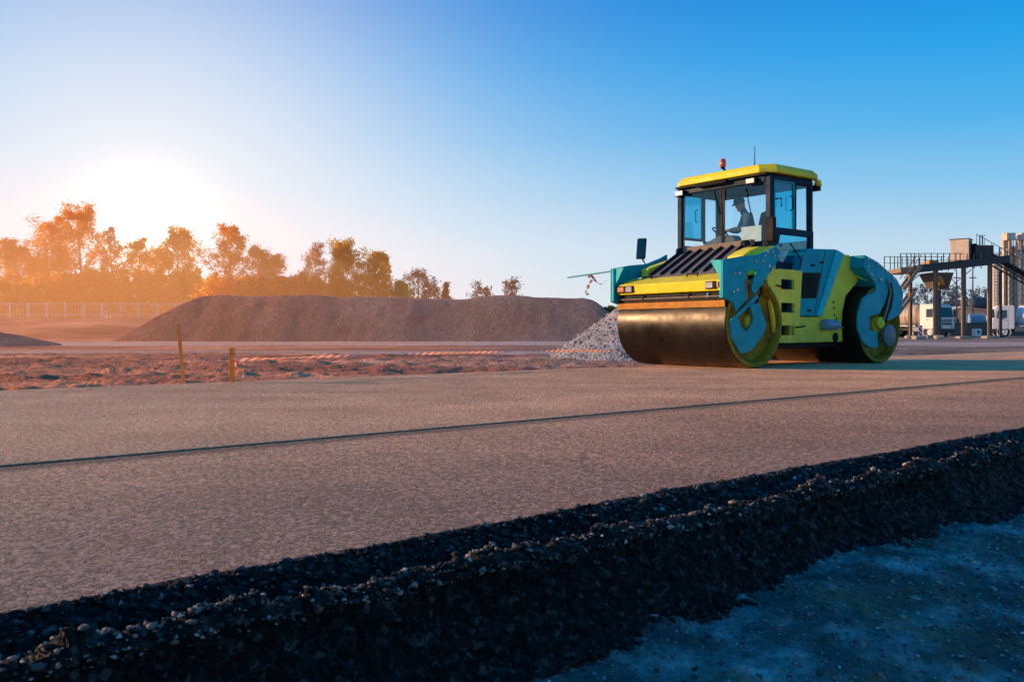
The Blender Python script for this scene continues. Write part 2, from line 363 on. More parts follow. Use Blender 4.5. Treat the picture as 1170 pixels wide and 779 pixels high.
def soil_mat(name, cols, s1=.5, pale=None, bumpd=.05, stretch=(1, 1, 1), fine=14., grad=None, patch=None):
    m, nt, out = mat(name)
    p = nt.nodes.new('ShaderNodeBsdfPrincipled'); nt.links.new(p.outputs[0], out.inputs[0])
    v = coords(nt, stretch); vo = coords(nt)
    n1 = noise(nt, v, s1, 7, .62); n2 = noise(nt, vo, fine, 6, .7); n3 = voro(nt, vo, fine * 1.7)
    c = ramp(nt, n1, [(.30, cols[0]), (.48, cols[1]), (.62, cols[2]), (.74, cols[3])])
    c = mixc(nt, .85, c, ramp(nt, n2, [(.28, (.5,) * 3), (.72, (1.35,) * 3)]), 'MULTIPLY')
    if grad:                                        # low-sun glow painted as redder earth towards one side
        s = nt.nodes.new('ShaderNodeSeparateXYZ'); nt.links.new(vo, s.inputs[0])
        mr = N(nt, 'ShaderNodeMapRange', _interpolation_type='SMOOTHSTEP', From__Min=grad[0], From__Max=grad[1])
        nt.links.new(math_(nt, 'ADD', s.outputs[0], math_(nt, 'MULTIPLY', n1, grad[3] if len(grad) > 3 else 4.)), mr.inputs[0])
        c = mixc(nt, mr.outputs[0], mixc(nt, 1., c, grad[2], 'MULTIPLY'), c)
    if patch:
        c = mixc(nt, ramp(nt, noise(nt, vo, 1.5, 5, .65), [(.53, (0, 0, 0)), (.62, (.85, .85, .85))]), c, patch)
    if pale:
        pc = noise(nt, vo, pale[1], 5, .7)
        c = mixc(nt, ramp(nt, pc, [(pale[2], (0, 0, 0)), (pale[2] + .06, (1, 1, 1))]), c, pale[0])
    nt.links.new(c, p.inputs['Base Color']); p.inputs['Roughness'].default_value = .9
    p.inputs['Specular IOR Level'].default_value = .25
    h = math_(nt, 'ADD', n2, math_(nt, 'MULTIPLY', n3, -.5))
    nt.links.new(bump(nt, h, 1., bumpd), p.inputs['Normal'])
    return m
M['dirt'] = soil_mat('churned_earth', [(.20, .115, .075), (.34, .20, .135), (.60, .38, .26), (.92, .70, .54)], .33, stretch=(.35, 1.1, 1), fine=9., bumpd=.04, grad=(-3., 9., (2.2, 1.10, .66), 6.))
M['shoulder'] = soil_mat('grey_shoulder_soil', [(.045, .056, .053), (.16, .185, .175), (.42, .46, .43), (.85, .86, .80)], 3.9, pale=((.62, .62, .57), 24., .66), bumpd=.035, fine=34., patch=(.30, .17, .09))
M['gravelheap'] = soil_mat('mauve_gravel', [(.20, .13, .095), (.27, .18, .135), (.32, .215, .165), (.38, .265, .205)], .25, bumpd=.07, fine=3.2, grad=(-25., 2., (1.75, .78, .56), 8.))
M['gravelpale'] = soil_mat('pale_gravel', [(.34, .30, .29), (.50, .45, .43), (.62, .56, .53), (.75, .69, .65)], 1.2, bumpd=.07, fine=9.)
M['heap2'] = soil_mat('reddish_soil_heap', [(.20, .12, .085), (.26, .16, .115), (.30, .19, .14), (.34, .22, .16)], .5, bumpd=.08, fine=4.)
M['bank'] = soil_mat('grass_bank_soil', [(.14, .08, .03), (.22, .12, .04), (.30, .17, .06), (.34, .22, .08)], .3, bumpd=.1, fine=2.5)

# the one great sheet, out to the horizon
g = MB(); g.add([(-3000, -60, -.42), (3000, -60, -.42), (3000, 5000, -.42), (-3000, 5000, -.42)], [(0, 1, 2, 3)])
tag(g.build('ground', M['dirt']), kind='structure')

# churned earth between the new road and the stockpiles, as a fan that gets coarser with distance
ny, nx = 420, 560
dep = 6.5 * (260 / 6.5) ** np.linspace(0, 1, ny); tx = np.linspace(-.85, .85, nx)
Yg = np.repeat(dep[:, None], nx, 1); Xg = Yg * tx[None, :]
mm = Xg * RM[0] + Yg * RM[1]
def earth(X, Y):
    m_ = X * RM[0] + Y * RM[1]
    rough = np.clip((m_ - 9.9) / .8, 0, 1) * np.interp(Y, [8, 14, 24, 34, 60], [1., 1., .85, .35, .3])
    z = -.10 + .07 * fbm(X * .35, Y * .9, 5, 3) * rough + .060 * fbm(X * 1.4, Y * 2.4, 5, 13, .6) * rough
    z += .028 * fbm(X * 5, Y * 7, 3, 17, .6) * rough * (Y < 40)
    z += .05 * np.maximum(0, .35 - worley(X * 1.1, Y * 1.6, 21)[0]) * 3 * rough * (Y < 26)
    z -= .16 * np.clip((-X - 1 + .15 * Y), 0, 1) * np.exp(-((m_ - 10.6) / .5) ** 2)        # shallow ditch behind the edge
    t = np.clip((Y - 62) / 10, 0, 1) * np.clip((-8 - X) / 14, 0, 1); t = t * t * (3 - 2 * t)
    z += 1.8 * t + .3 * t * fbm(X * .15, Y * .2, 3, 31)                                           # bank under the fence
    z += .10 * np.clip((Y - 60) / 20, 0, 1) * np.clip((X - 10) / 10, 0, 1)
    return np.where(m_ < MB_ + .12, -.25, z)
Zg = earth(Xg, Yg)
tag(grid('excavated_earth', Xg, Yg, Zg, M['dirt']), kind='structure')

def haul(name, x0, x1, y0, y1, m, w=.9, n=160, k=8, seed=0, lift=.03):
    xs = np.linspace(x0, x1, n); t = np.linspace(0, 1, k)
    ya = y0 + w * fbm(xs * .12, xs * 0 + seed, 4, 40 + seed); yb = y1 + w * fbm(xs * .12, xs * 0 + 5 + seed, 4, 50 + seed)
    X = np.repeat(xs[None, :], k, 0); Y = ya[None, :] + (yb - ya)[None, :] * t[:, None]
    Z = earth(X, Y) * .35 + lift - .09 * .65 + .02 * fbm(X * .6, Y * 1., 3, 60)
    Z[0] -= .12; Z[-1] -= .12
    return tag(grid(name, X, Y, Z, m), kind='structure')
M['dust'] = soil_mat('pale_dusty_track', [(.55, .36, .26), (.70, .48, .35), (.82, .58, .44), (.90, .66, .52)], .3, stretch=(.2, 1, 1), bumpd=.03, fine=5., grad=(-8., 8., (1.4, .92, .70)))
haul('dusty_track', -26, 3.5, 25.5, 29.0, M['dust'], .8, seed=1)
haul('dusty_track', -34, 16, 40., 54., M['dust'], 1.5, seed=2, lift=.05)
haul('dusty_track', 12, 60, 21., 23.5, M['dust'], .8, seed=5)
haul('dusty_track', 18, 90, 40., 50., M['dust'], 1.5, seed=4, lift=.05)

# the two lanes of fresh asphalt
def strip(name, prof, ds, m, smooth=False):
    pm = np.array([p[0] for p in prof]); pz = np.array([p[1] for p in prof])
    Mm = np.repeat(pm[:, None], len(ds), 1); Dd = np.repeat(ds[None, :], len(pm), 0); Z = np.repeat(pz[:, None], len(ds), 1)
    return Mm, Dd, Z
ds = np.concatenate([np.linspace(-14, -2, 14), np.linspace(-1.9, 20, 440), np.linspace(20.5, 95, 70)])
wob = .012 * fbm(ds * 1.3, ds * 0, 4, 70)
Mm, Dd, Z = strip('', [(MJ, -.14), (MJ, ZF), (MJ + .03, ZF + .001)] + [(v, ZF) for v in np.linspace(MJ + .4, MB_ - .1, 12)] + [(MB_ + .02, -.02), (MB_ + .22, -.24)], ds, None)
Mm[:2] += wob; Mm[-2:] += .05 * fbm(ds * .8, ds * 0 + 3, 4, 71)
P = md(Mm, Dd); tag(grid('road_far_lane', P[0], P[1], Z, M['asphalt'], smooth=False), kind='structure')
Mm, Dd, Z = strip('', [(v, ZN) for v in np.linspace(MN - .005, MJ + .02, 10)], ds, None)
Mm[0] += .022 * fbm(ds * 2.5, ds * 0, 4, 72) + .012 * fbm(ds * 14, ds * 0, 3, 75)
edge_w = .014 * fbm(ds * 2.5, ds * 0, 4, 72)
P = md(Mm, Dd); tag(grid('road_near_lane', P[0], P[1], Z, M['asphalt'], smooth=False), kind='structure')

# crumbling stepped edge of the near lane: slope, gritty ridge, black bank
da = [-1.6]
while da[-1] < 40: da.append(da[-1] + max(.0065, .0022 * (abs(da[-1] - .3) + 1.2)))
da = np.array(da)
prof = [(2.10, ZN), (2.09, ZN - .005), (2.035, -.052), (1.985, -.084), (1.93, -.090), (1.885, -.060), (1.86, -.064), (1.825, -.12), (1.775, -.19), (1.715, -.25), (1.62, -.292)]
seg = [4, 12, 9, 8, 9, 5, 12, 14, 14, 12]
pm = [prof[0][0]]; pz = [prof[0][1]]
for (a, b), k in zip(zip(prof[:-1], prof[1:]), seg):
    for t in np.linspace(0, 1, k + 1)[1:]: pm.append(a[0] + (b[0] - a[0]) * t); pz.append(a[1] + (b[1] - a[1]) * t)
pm = np.array(pm); pz = np.array(pz); sl = np.concatenate([[0], np.cumsum(np.hypot(np.diff(pm), np.diff(pz)))])
S = np.repeat(sl[:, None], len(da), 1); Dd = np.repeat(da[None, :], len(pm), 0)
nm = np.gradient(pz, sl); nz = -np.gradient(pm, sl)                     # outward normal (towards the shoulder and up)
nm, nz = nm[:, None], nz[:, None]
env = np.clip((S + .004) / .03, 0, 1)
w1, i1 = worley(Dd / .030, S / .030, 1); w2, i2 = worley(Dd / .016, S / .016, 2); w3, i3 = worley(Dd / .055, S / .055, 3)
low = np.clip((S - .27) / .06, 0, 1)
h = env * (.015 * (1 - w1 ** 2) * (.4 + 1.3 * i1) + .009 * (1 - w2 ** 2) * (.3 + i2) + .010 * low * (1 - w3 ** 2) * i3)
h += env * .020 * fbm(Dd * 3.1, S * 5, 4, 80) + low * (.038 * fbm(Dd * 1.3, S * 2, 4, 84) + .03 * fbm(Dd * .45, S * 0, 3, 88))
h += .020 * np.exp(-((S - .265) / .034) ** 2) * (.4 + 2.4 * np.maximum(0, fbm(Dd * 9, S * 4, 3, 91) + .25))
ew = (.022 * fbm(Dd * 2.5, Dd * 0, 4, 72) + .012 * fbm(Dd * 14, Dd * 0, 3, 75)) * np.clip(1 - S / .03, 0, 1)
Mx = pm[:, None] + nm * h * 0 - np.abs(nm) * 0 + ew - h * np.abs(nm) * 1.0
Zx = pz[:, None] + np.abs(nz) * h
P = md(Mx, Dd)
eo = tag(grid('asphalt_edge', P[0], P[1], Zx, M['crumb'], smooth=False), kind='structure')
stn = np.maximum((1 - w1 ** 2) * (.35 + i1), .9 * (1 - w2 ** 2) * (.25 + i2)) * env  # height mask that drives the painted crevice shade
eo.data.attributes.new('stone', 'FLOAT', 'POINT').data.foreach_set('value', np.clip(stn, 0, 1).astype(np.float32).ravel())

# loose chippings lying on that edge (nobody could count them)
def ico():
    bm = bmesh.new(); bmesh.ops.create_icosphere(bm, subdivisions=1, radius=1)
    v = np.array([x.co[:] for x in bm.verts]); f = np.array([[q.index for q in p.verts] for p in bm.faces]); bm.free(); return v, f
IV, IF = ico()
def scatter(name, P, size, m, flat=.7):
    n = len(P); V = np.repeat(IV[None], n, 0)
    V = V * (1 + .38 * RNG.standard_normal((n, len(IV), 1)).clip(-1.5, 1.5)) * (size[:, None, None]) * RNG.uniform(.6, 1.25, (n, 1, 3))
    V[:, :, 2] *= flat
    a = RNG.uniform(0, 6.28, n); ca, sa = np.cos(a)[:, None], np.sin(a)[:, None]
    X = V[:, :, 0] * ca - V[:, :, 1] * sa; Y = V[:, :, 0] * sa + V[:, :, 1] * ca
    V = np.stack([X, Y, V[:, :, 2]], -1) + P[:, None, :]
    F_ = (IF[None] + (np.arange(n) * len(IV))[:, None, None]).reshape(-1, 3)
    return tag(rawmesh(name, V.reshape(-1, 3), F_, m), kind='stuff')
n = 34000
ks = np.clip((len(da) * RNG.random(n) ** 1.0).astype(int), 0, len(da) - 1); ss = np.where(RNG.random(n) < .30, RNG.normal(.262, .026, n), np.where(RNG.random(n) < .55, RNG.uniform(.004, .24, n), RNG.uniform(.28, .62, n))).clip(.01, sl[-1])
ri = np.clip(np.searchsorted(sl, ss), 0, len(sl) - 1)
pts = np.stack([P[0][ri, ks], P[1][ri, ks], Zx[ri, ks] + .0005], -1)
sz = (RNG.gamma(2.2, .0017, n) + .0017).clip(.002, .017)
top_ = ss < .295; rdg = (ss > .235) & top_ & (RNG.random(n) < .7); top_ = top_ & ~rdg
scatter('ridge_stones', pts[rdg] + np.array([0, 0, .003]), sz[rdg] * .85, M['chip_ridge'])
scatter('loose_chippings', pts[top_], sz[top_], M['chip']); low_ = ss >= .295; scatter('shaded_crumbs', pts[low_], sz[low_] * .85, M['chip_dark'])

# the low shoulder beside the road
mv = np.linspace(-1.6, 1.80, 330); dv = []
x = -1.2
while x < 11: dv.append(x); x += max(.0095, .0045 * abs(x - 1.5))
dv = np.array(dv + [13, 16, 20, 26, 34, 45, 60])
Mm = np.repeat(mv[:, None], len(dv), 1); Dd = np.repeat(dv[None, :], len(mv), 0); P = md(Mm, Dd)
Zs = ZG - .13 * np.clip(1.55 - Mm, 0, 3) + .05 * fbm(P[0] * .9, P[1] * .9, 4, 100) + .026 * fbm(P[0] * 5, P[1] * 5, 5, 104)
w, i = worley(P[0] / .06, P[1] / .06, 7); Zs += .016 * np.maximum(0, .45 - w) * (i > .7) * 2
w, i = worley(P[0] / .025, P[1] / .025, 8); Zs += .008 * np.maximum(0, .5 - w) * (i > .5) * 2
tag(grid('dirt_shoulder', P[0], P[1], Zs, M['shoulder']), kind='structure')
n = 34000
a = RNG.uniform(-1.2, 1.7, n); b = RNG.uniform(-.6, 5.5, n); P2 = md(a, b)
ri = np.clip(np.searchsorted(mv, a), 0, len(mv) - 1); ci = np.clip(np.searchsorted(dv, b), 0, len(dv) - 1)
scatter('pebbles', np.stack([P2[0], P2[1], Zs[ri, ci] + .001], -1), (RNG.gamma(1.3, .0019, n) + .0014).clip(.0015, .020), M['pebble'], .6)
# rough bare earth on the camera's own side, so that a step aside still stands on something
Xn, Yn = np.meshgrid(np.linspace(-30, 40, 120), np.linspace(-40, 6, 90))
mk = Xn * RM[0] + Yn * RM[1]
tag(grid('near_earth', Xn, Yn, np.where(mk > .2, -.70, -.50 + .04 * fbm(Xn * .6, Yn * .6, 4, 110)), M['shoulder']), kind='structure')

# ================================================================== STOCKPILES
def heap(name, label, cx, cy, fn, x0, x1, y0, y1, nx, ny, m):
    X, Y = np.meshgrid(np.linspace(x0, x1, nx), np.linspace(y0, y1, ny))
    o = grid(name, X, Y, fn(X, Y), m); return tag(o, label, 'gravel heap')
def long_heap(X, Y):
    zc = 3.16 + .24 * fbm(X * .16, X * 0, 4, 120) - .10 + .26 * np.abs(fbm(X * .22, X * 0 + 4, 3, 122)) - .006 * (X + 12)
    front = (Y - 56.5 - .7 * fbm(X * .16, X * 0 + 7, 4, 124)) * .82
    left = (X + 26.2 + .5 * fbm(Y * .2, Y * 0, 2, 126)) * .66
    right = (8.8 - X) * .9; back = (72 - Y) * .8
    z = np.minimum(np.minimum(front, back), np.minimum(left, right))
    k = .22; z = -np.log(np.exp(-z / k) + np.exp(-zc / k)) * k
    gl = fbm(X * .35 + .1 * Y, Y * .10, 4, 128)
    return z + .09 * gl * np.clip(z, 0, 1) + .05 * fbm(X * 1.2, Y * 1.2, 3, 130) * np.clip(z, 0, 1) - .12
heap('gravel_stockpile', 'long flat-topped mauve gravel stockpile across the middle, trees behind it', 0, 0, long_heap, -27, 10, 55.5, 73, 420, 150, M['gravelheap'])
def cone(cx, cy, h, r, seed, sx=1.):
    def f(X, Y):
        d = np.hypot((X - cx) / sx, Y - cy)
        z = h * (1 - d / r) + .10 * h * fbm(X * 1.1, Y * 1.1, 4, seed) * np.clip(1.2 - d / r, 0, 1)
        k = .12; z = -np.log(np.exp(-z / k) + np.exp(-h * .93 / k)) * k
        return z - .10 + .03 * fbm(X * 6, Y * 6, 3, seed + 3)
    return f
heap('gravel_heap', 'small pale grey cone of gravel partly behind the front drum of the roller', 0, 0, cone(3.35, 22, 1.75, 2.45, 140), .5, 6.2, 19, 25, 200, 170, M['gravelpale'])
def chips():
    n = 2600; a = RNG.uniform(0, 6.28, n); r = 2.5 * np.sqrt(RNG.random(n))
    X = 3.35 + r * np.cos(a); Y = 22 + r * np.sin(a); return np.stack([X, Y, cone(3.35, 22, 1.75, 2.45, 140)(X, Y)], -1)
cs = scatter('heap_chippings', chips(), RNG.gamma(3, .009, 2600).clip(.010, .055), M['gravelpale'], .8)
heap('soil_heap', 'low reddish soil heap cut off by the left edge of the photo', 0, 0, cone(-26.5, 40, 1.25, 4.6, 150, 1.25), -34, -20, 34, 46, 120, 100, M['heap2'])

# ================================================================== ROAD ROLLER
FA = R(53.127); rz = math.atan2(-math.cos(FA), -math.sin(FA))
RO = Vector((4.5005, 15.651, 0))
T = thing('road_roller', 'teal and lime tandem road roller with glazed cab standing on fresh asphalt', 'road roller', RO, rz)
XD, RDm, HW = 1.778, .7, 1.173
for sx in (1, -1):
    x = sx * XD
    dm = MB().lathe([(-HW, .64), (-HW, .69), (-HW + .01, .7)] + [(v, .7) for v in np.linspace(-HW + .3, HW - .3, 4)] + [(HW - .01, .7), (HW, .69), (HW, .64)], (x, 0, .7), n=96).build('drum', M['steel'], T, smooth=True)
    for sy in (1, -1):
        MB().lathe([(sy * (HW + .001), .688), (sy * (HW + .012), .675), (sy * (HW + .012), .625), (sy * (HW - .02), .605), (sy * (HW - .13), .585), (sy * (HW - .15), .30), (sy * (HW - .10), .27), (sy * (HW - .10), .0)], (x, 0, .7), n=72).build('drum_rim', M['rim'], dm, smooth=True)
        hb = MB(); hb.lathe([(sy * (HW - .10), .15), (sy * (HW - .04), .15), (sy * (HW - .035), .14), (sy * (HW - .035), .07), (sy * (HW + .0), .065), (sy * (HW + .0), .0)], (x, 0, .7), n=24)
        for k in range(8): hb.lathe([(sy * (HW - .036), .018), (sy * (HW - .015), .018), (sy * (HW - .015), 0)], (x + .105 * math.cos(k * .785), 0, .7 + .105 * math.sin(k * .785)), n=6)
        hb.build('hub', M['lime'], dm)
# forks
FP = [(2.59, 1.65), (2.13, 1.73), (1.75, 1.77), (1.36, 1.9), (1.21, 1.97), (1.2, 1.75), (1.49, 1.47), (1.84, 1.14), (1.91, 1.22), (1.9, 1.3), (1.79, 1.5), (1.86, 1.53), (2.01, 1.49), (2.08, 1.34), (2.07, 1.2), (2.01, 1.08), (2.28, .88), (2.34, 1.01), (2.59, 1.08)]
FQ = [(2.41, .74), (2.38, .49), (2.15, .23), (1.9, .28), (1.62, .51), (1.53, .68), (1.72, 1.03), (1.94, .98), (1.86, .8), (1.88, .69), (2.01, .57), (2.15, .65), (2.22, .79)]
RP = [(-1.22, 1.92), (-1.65, 1.81), (-2.26, 1.54), (-2.5, 1.31), (-2.44, .91), (-2.04, .77), (-1.9, .78), (-2.10, .98), (-2.15, 1.21), (-2.06, 1.42), (-1.9, 1.54), (-1.99, 1.40), (-1.98, 1.3), (-1.88, 1.1), (-1.70, .9), (-1.58, .87), (-1.38, .84), (-1.36, .6), (-1.62, .57), (-1.65, .32), (-1.59, .27), (-1.34, .30), (-1.16, .39), (-1.01, .6), (-1.0, .76), (-1.03, .92), (-1.16, 1.16), (-1.56, 1.29), (-1.59, 1.38), (-1.18, 1.71)]
FB = [(2.22, 1.46), (2.32, 1.45), (1.82, 1.66), (2.26, 1.21), (2.36, 1.18), (1.6, 1.76), (1.53, 1.83), (1.4, 1.84), (1.36, 1.77), (1.49, 1.6), (1.26, 1.77), (1.42, 1.55), (1.27, 1.90), (1.65, 1.68)]
RB = [(-1.31, 1.85), (-1.62, 1.77), (-1.31, 1.72), (-1.42, 1.58), (-1.50, 1.50), (-1.91, 1.65), (-1.72, 1.5), (-2.40, 1.38), (-2.42, 1.12), (-2.15, 1.54), (-1.78, 1.71), (-1.48, 1.83)]
def bolts(lst, y, sy, par):
    for k, (bx, bz) in enumerate(lst):
        r = .026 if k % 3 else .036
        MB().lathe([(0, r), (sy * .012, r), (sy * .02, r * .6), (sy * .02, 0)], (bx, y, bz), n=6).build('bolt', M['chrome'], par)
for sy in (1, -1):
    a, b = (1.19, 1.225) if sy > 0 else (-1.225, -1.19)
    f = MB().prism(FP, a, b).build('fork_plate', M['teal'], T, .008)
    MB().prism([(2.588, 1.65), (2.588, 1.08), (2.55, 1.08), (2.55, 1.655)], (1.15 if sy > 0 else -1.19), (1.19 if sy > 0 else -1.15)).build('front_flange', M['teal_lit'], f, .006)
    MB().add([(2.55, sy * 1.19, 1.655), (2.55, sy * 1.19, 1.30), (2.55, sy * .94, 1.66), (2.535, sy * 1.19, 1.655), (2.535, sy * 1.19, 1.30), (2.535, sy * .94, 1.66)], [(0, 1, 2), (5, 4, 3), (0, 2, 5, 3), (0, 3, 4, 1), (1, 4, 5, 2)]).build('gusset', M['teal_lit'], f)
    if sy > 0: bolts(FB, 1.225, 1, f)
    MB().prism(FQ, *((1.175, 1.212) if sy > 0 else (-1.212, -1.175))).build('drive_plate', M['teal'], T, .008)
    MB().prism([(2.42, .735), (2.36, .735), (1.76, 1.10), (1.80, 1.15), (2.31, .82), (2.42, .76)], *((1.214, 1.245) if sy > 0 else (-1.245, -1.214))).build('tie_bar', M['teal'], T, .006)
    r = MB().prism(RP, a, b).build('fork_plate', M['teal'], T, .008)
    MB().prism([(-1.215, 1.91), (-1.175, 1.71), (-1.585, 1.38), (-1.60, 1.40), (-1.205, 1.72), (-1.245, 1.905)], *((.86, 1.19) if sy > 0 else (-1.19, -.86))).build('front_flange', M['teal'], r)
    MB().prism([(-1.23, 1.918), (-1.65, 1.808), (-2.25, 1.54), (-2.49, 1.30), (-2.46, 1.29), (-2.24, 1.50), (-1.64, 1.775), (-1.235, 1.885)], *((.9, 1.19) if sy > 0 else (-1.19, -.9))).build('top_flange', M['teal'], r)
    if sy > 0: bolts(RB, 1.225, 1, r)
MB().tube([(-2.02, 1.24, 1.45), (-2.08, 1.25, 1.25), (-1.95, 1.26, 1.0), (-1.82, 1.25, .72)], .022, 8).build('hydraulic_hose', M['black'], T)
MB().tube([(-1.93, 1.24, 1.5), (-2.03, 1.25, 1.28), (-1.88, 1.26, .98), (-1.76, 1.25, .74)], .02, 8).build('hydraulic_hose', M['rust'], T)
MB().tube([(1.95, 1.16, 1.5), (2.0, 1.17, 1.3), (1.97, 1.17, 1.1), (1.85, 1.14, .85)], .024, 8).build('hydraulic_hose', M['rust'], T)
MB().lathe([(0, .19), (.06, .2), (.075, .17), (.075, 0)], (-1.93, 1.225, .50), n=28).build('motor_cover', M['grey'], T, smooth=True)
MB().lathe([(0, .105), (.06, .105), (.07, .09), (.07, .045), (.10, .045), (.10, 0)], (-1.74, 1.17, .73), n=14).build('hub_flange', M['lime'], T)
MB().lathe([(-.05, .10), (.02, .10), (.03, .085), (.03, .05), (.07, .05), (.07, 0)], (1.80, 1.06, .70), n=12).build('hub_flange', M['lime'], T)
# front hood
hood = MB().prism([(2.50, 1.19), (2.515, 1.36), (2.22, 1.475), (2.10, 1.49), (1.55, 1.52), (1.55, 1.46), (2.12, 1.44), (2.40, 1.23)], -1.13, 1.10).build('hood', M['yellow'], T, .02)
for (ya, yb) in ((.83, 1.03), (-1.12, -.74)):
    hl = MB().box(2.505, 2.535, ya, yb, 1.225, 1.345).build('headlight', M['black'], T, .008)
    c_ = (ya + yb) / 2
    if ya > 0: MB().box(2.536, 2.545, ya + .015, yb - .05, 1.24, 1.33).build('lens', M['lens'], hl, .006)
    else:
        MB().box(2.536, 2.545, c_ + .03, yb - .02, 1.24, 1.33).build('lens', M['lens'], hl, .006)
        MB().box(2.536, 2.545, ya + .02, c_ - .02, 1.245, 1.325).build('turn_signal', M['amberlens'], hl, .006)
MB().box(2.50, 2.53, 1.04, 1.085, 1.245, 1.33).build('turn_signal', M['amberlens'], T, .006)
fb = MB(); fb.box(2.36, 2.44, -1.15, 1.12, 1.135, 1.185); fb.box(2.40, 2.455, -1.15, 1.12, 1.06, 1.10)
for y in np.linspace(-1.0, 1.0, 9): fb.box(2.38, 2.45, y, y + .03, 1.08, 1.16)
fb.build('front_beam', M['black'], T, .005)
MB().tube([(2.47, -1.1, 1.115), (2.47, 1.08, 1.115)], .016, 8).build('spray_pipe', M['grille'], T)
for y in (-.55, .45, .83): MB().tube([(2.465, y, 1.17), (2.475, y, 1.10)], .02, 8).build('spray_nozzle', M['chrome'] if y > .6 else M['black'], T)
sc = MB().prism([(2.445, .955), (2.458, .950), (2.475, 1.05), (2.452, 1.055)], -1.17, 1.15).build('scraper_bar', M['orange'], T)
# slatted slope behind the hood
gp = [(2.12, -.86, 1.49), (2.12, .80, 1.50), (1.0, .52, 2.03), (1.0, -1.13, 2.0)]
gm = MB(); A = [Vector(p) for p in gp]; nrm = (A[1] - A[0]).cross(A[3] - A[0]).normalized()
gm.add(A + [p - nrm * .05 for p in A], [(0, 1, 2, 3), (7, 6, 5, 4), (0, 4, 5, 1), (1, 5, 6, 2), (2, 6, 7, 3), (3, 7, 4, 0)])
gpo = gm.build('grille_panel', M['grille'], T)
for k in range(7):
    t = (k + .35) / 7
    a = A[0].lerp(A[1], t); b = A[3].lerp(A[2], t)
    MB().obox((a.lerp(b, .52)) + nrm * .012, (b - a), (A[1] - A[0]), nrm, (b - a).length * .46, .022, .03).build('rib', M['black'], gpo, .006)
MB().obox(A[3].lerp(A[2], .5) + Vector((-.02, 0, .03)), (0, 1, .02), (1, 0, 0), (0, 0, 1), .83, .06, .05).build('cowl', M['grille'], T, .01)
for (x, y, z0, z1) in ((1.0, -1.05, 1.72, 2.08), (1.02, .42, 1.80, 2.10)):
    MB().lathe([(z0, .10), (z1 - .03, .095), (z1, .07), (z1, 0)], (x, y, 0), 'z', 20).build('cab_mount', M['black'], T, smooth=True)
MB().prism([(1.95, 1.52), (1.95, 1.66), (1.80, 1.71), (1.22, 1.88), (1.10, 1.88), (1.12, 1.50)], -1.12, -.95).build('side_fairing', M['lime'], T, .015)
MB().prism([(1.80, 1.52), (1.76, 1.78), (1.58, 1.87), (1.36, 1.94), (.95, 1.98), (.93, 1.50)], .62, .95).build('side_fairing', M['lime'], T, .02)
MB().prism([(2.3, 1.2), (2.3, 1.44), (1.2, 1.45), (1.0, 1.46), (.95, 1.1), (1.1, .95), (1.25, 1.15), (1.78, 1.43)], -.9, .9).build('front_frame', M['black'], T)
# steps and chassis
sp = MB()
sp.prism([(1.03, .39), (1.16, .39), (1.41, 1.47), (1.20, 1.57), (1.03, 1.585)], 1.07, 1.12)
sp.prism([(.68, .40), (.58, .40), (.46, 1.57), (.68, 1.575)], 1.07, 1.12)
for z0, z1 in ((.39, .51), (.67, .88), (1.04, 1.255), (1.42, 1.58)): sp.box(.68, 1.03, 1.07, 1.12, z0, z1)
spo = sp.build('step_panel', M['lime'], T)
for z in (.51, .88, 1.255): MB().box(.66, 1.05, .90, 1.135, z - .03, z).build('step_tread', M['lime'], spo)
MB().box(.64, 1.06, .86, .90, .40, 1.56).build('step_back', M['black'], spo)
for z in (.64, 1.31): MB().tube([(.66, 1.12, z), (.5, 1.20, z + .02)] if z < 1 else [(1.02, 1.125, z - .01), (1.2, 1.16, z)], .014, 6).build('grab_peg', M['black'], spo)
MB().prism([(.60, .38), (.56, .82), (-.25, .825), (-1.0, 1.93), (-1.19, 1.94), (-1.53, 1.52), (-1.30, 1.36), (-1.08, 1.20), (-.98, .92), (-.95, .70), (-.99, .39)], -.95, .95).build('chassis', M['lime'], T, .025)
MB().prism([(.95, .42), (.95, 1.55), (.5, 1.6), (.45, .42)], -.95, .86).build('centre_frame', M['black'], T)
MB().box(-.95, 1.0, -.85, .85, .29, .385).build('belly_pan', M['black'], T, .02)
ec = MB().prism([(.56, .83), (.34, 1.60), (.10, 1.975), (-.73, 2.01), (-.93, 1.955), (-.25, .835)], -.97, .97).build('engine_cover', M['teal'], T, .02)
MB().prism([(-.72, 2.0), (-.95, 1.94), (-.28, .84), (-.13, .84)], .972, 1.0).build('lit_bevel', M['teal_lit'], ec, .01)  # lighter strip paints the bright sky-facing bevel of the cover
vg = MB().prism([(.26, 1.56), (-.27, 1.58), (-.14, 1.14), (.28, 1.13)], .972, .978).build('vent_grille', M['black'], ec)
for k in range(9):
    z = 1.17 + k * .047; MB().box(-.25 + (1.58 - z) * .28, .265, .979, .992, z, z + .016).build('slat', M['black'], vg)
for q_ in ([(.36, 1.62), (.375, 1.62), (.50, .86), (.485, .86)], [(-.40, 1.96), (-.415, 1.96), (-.10, .86), (-.085, .86)]): MB().prism(q_, .9705, .9725).build('panel_joint', M['black'], ec)
for x_, z_ in ((-.30, 1.76), (.06, .93), (-.05, 1.70)): MB().box(x_ - .05, x_ + .05, .971, .985, z_ - .018, z_ + .018).build('latch', M['black'], ec, .004)
for x_ in (-.75, .25): MB().tube([(2.30, x_, 1.452), (2.28, x_, 1.50), (2.28, x_ + .22, 1.50), (2.30, x_ + .22, 1.452)], .012, 6).build('grab_handle', M['black'], hood)
for x_ in (-.42, .50): MB().box(2.2, 2.512, x_, x_ + .008, 1.20, 1.205).build('panel_joint', M['black'], hood)
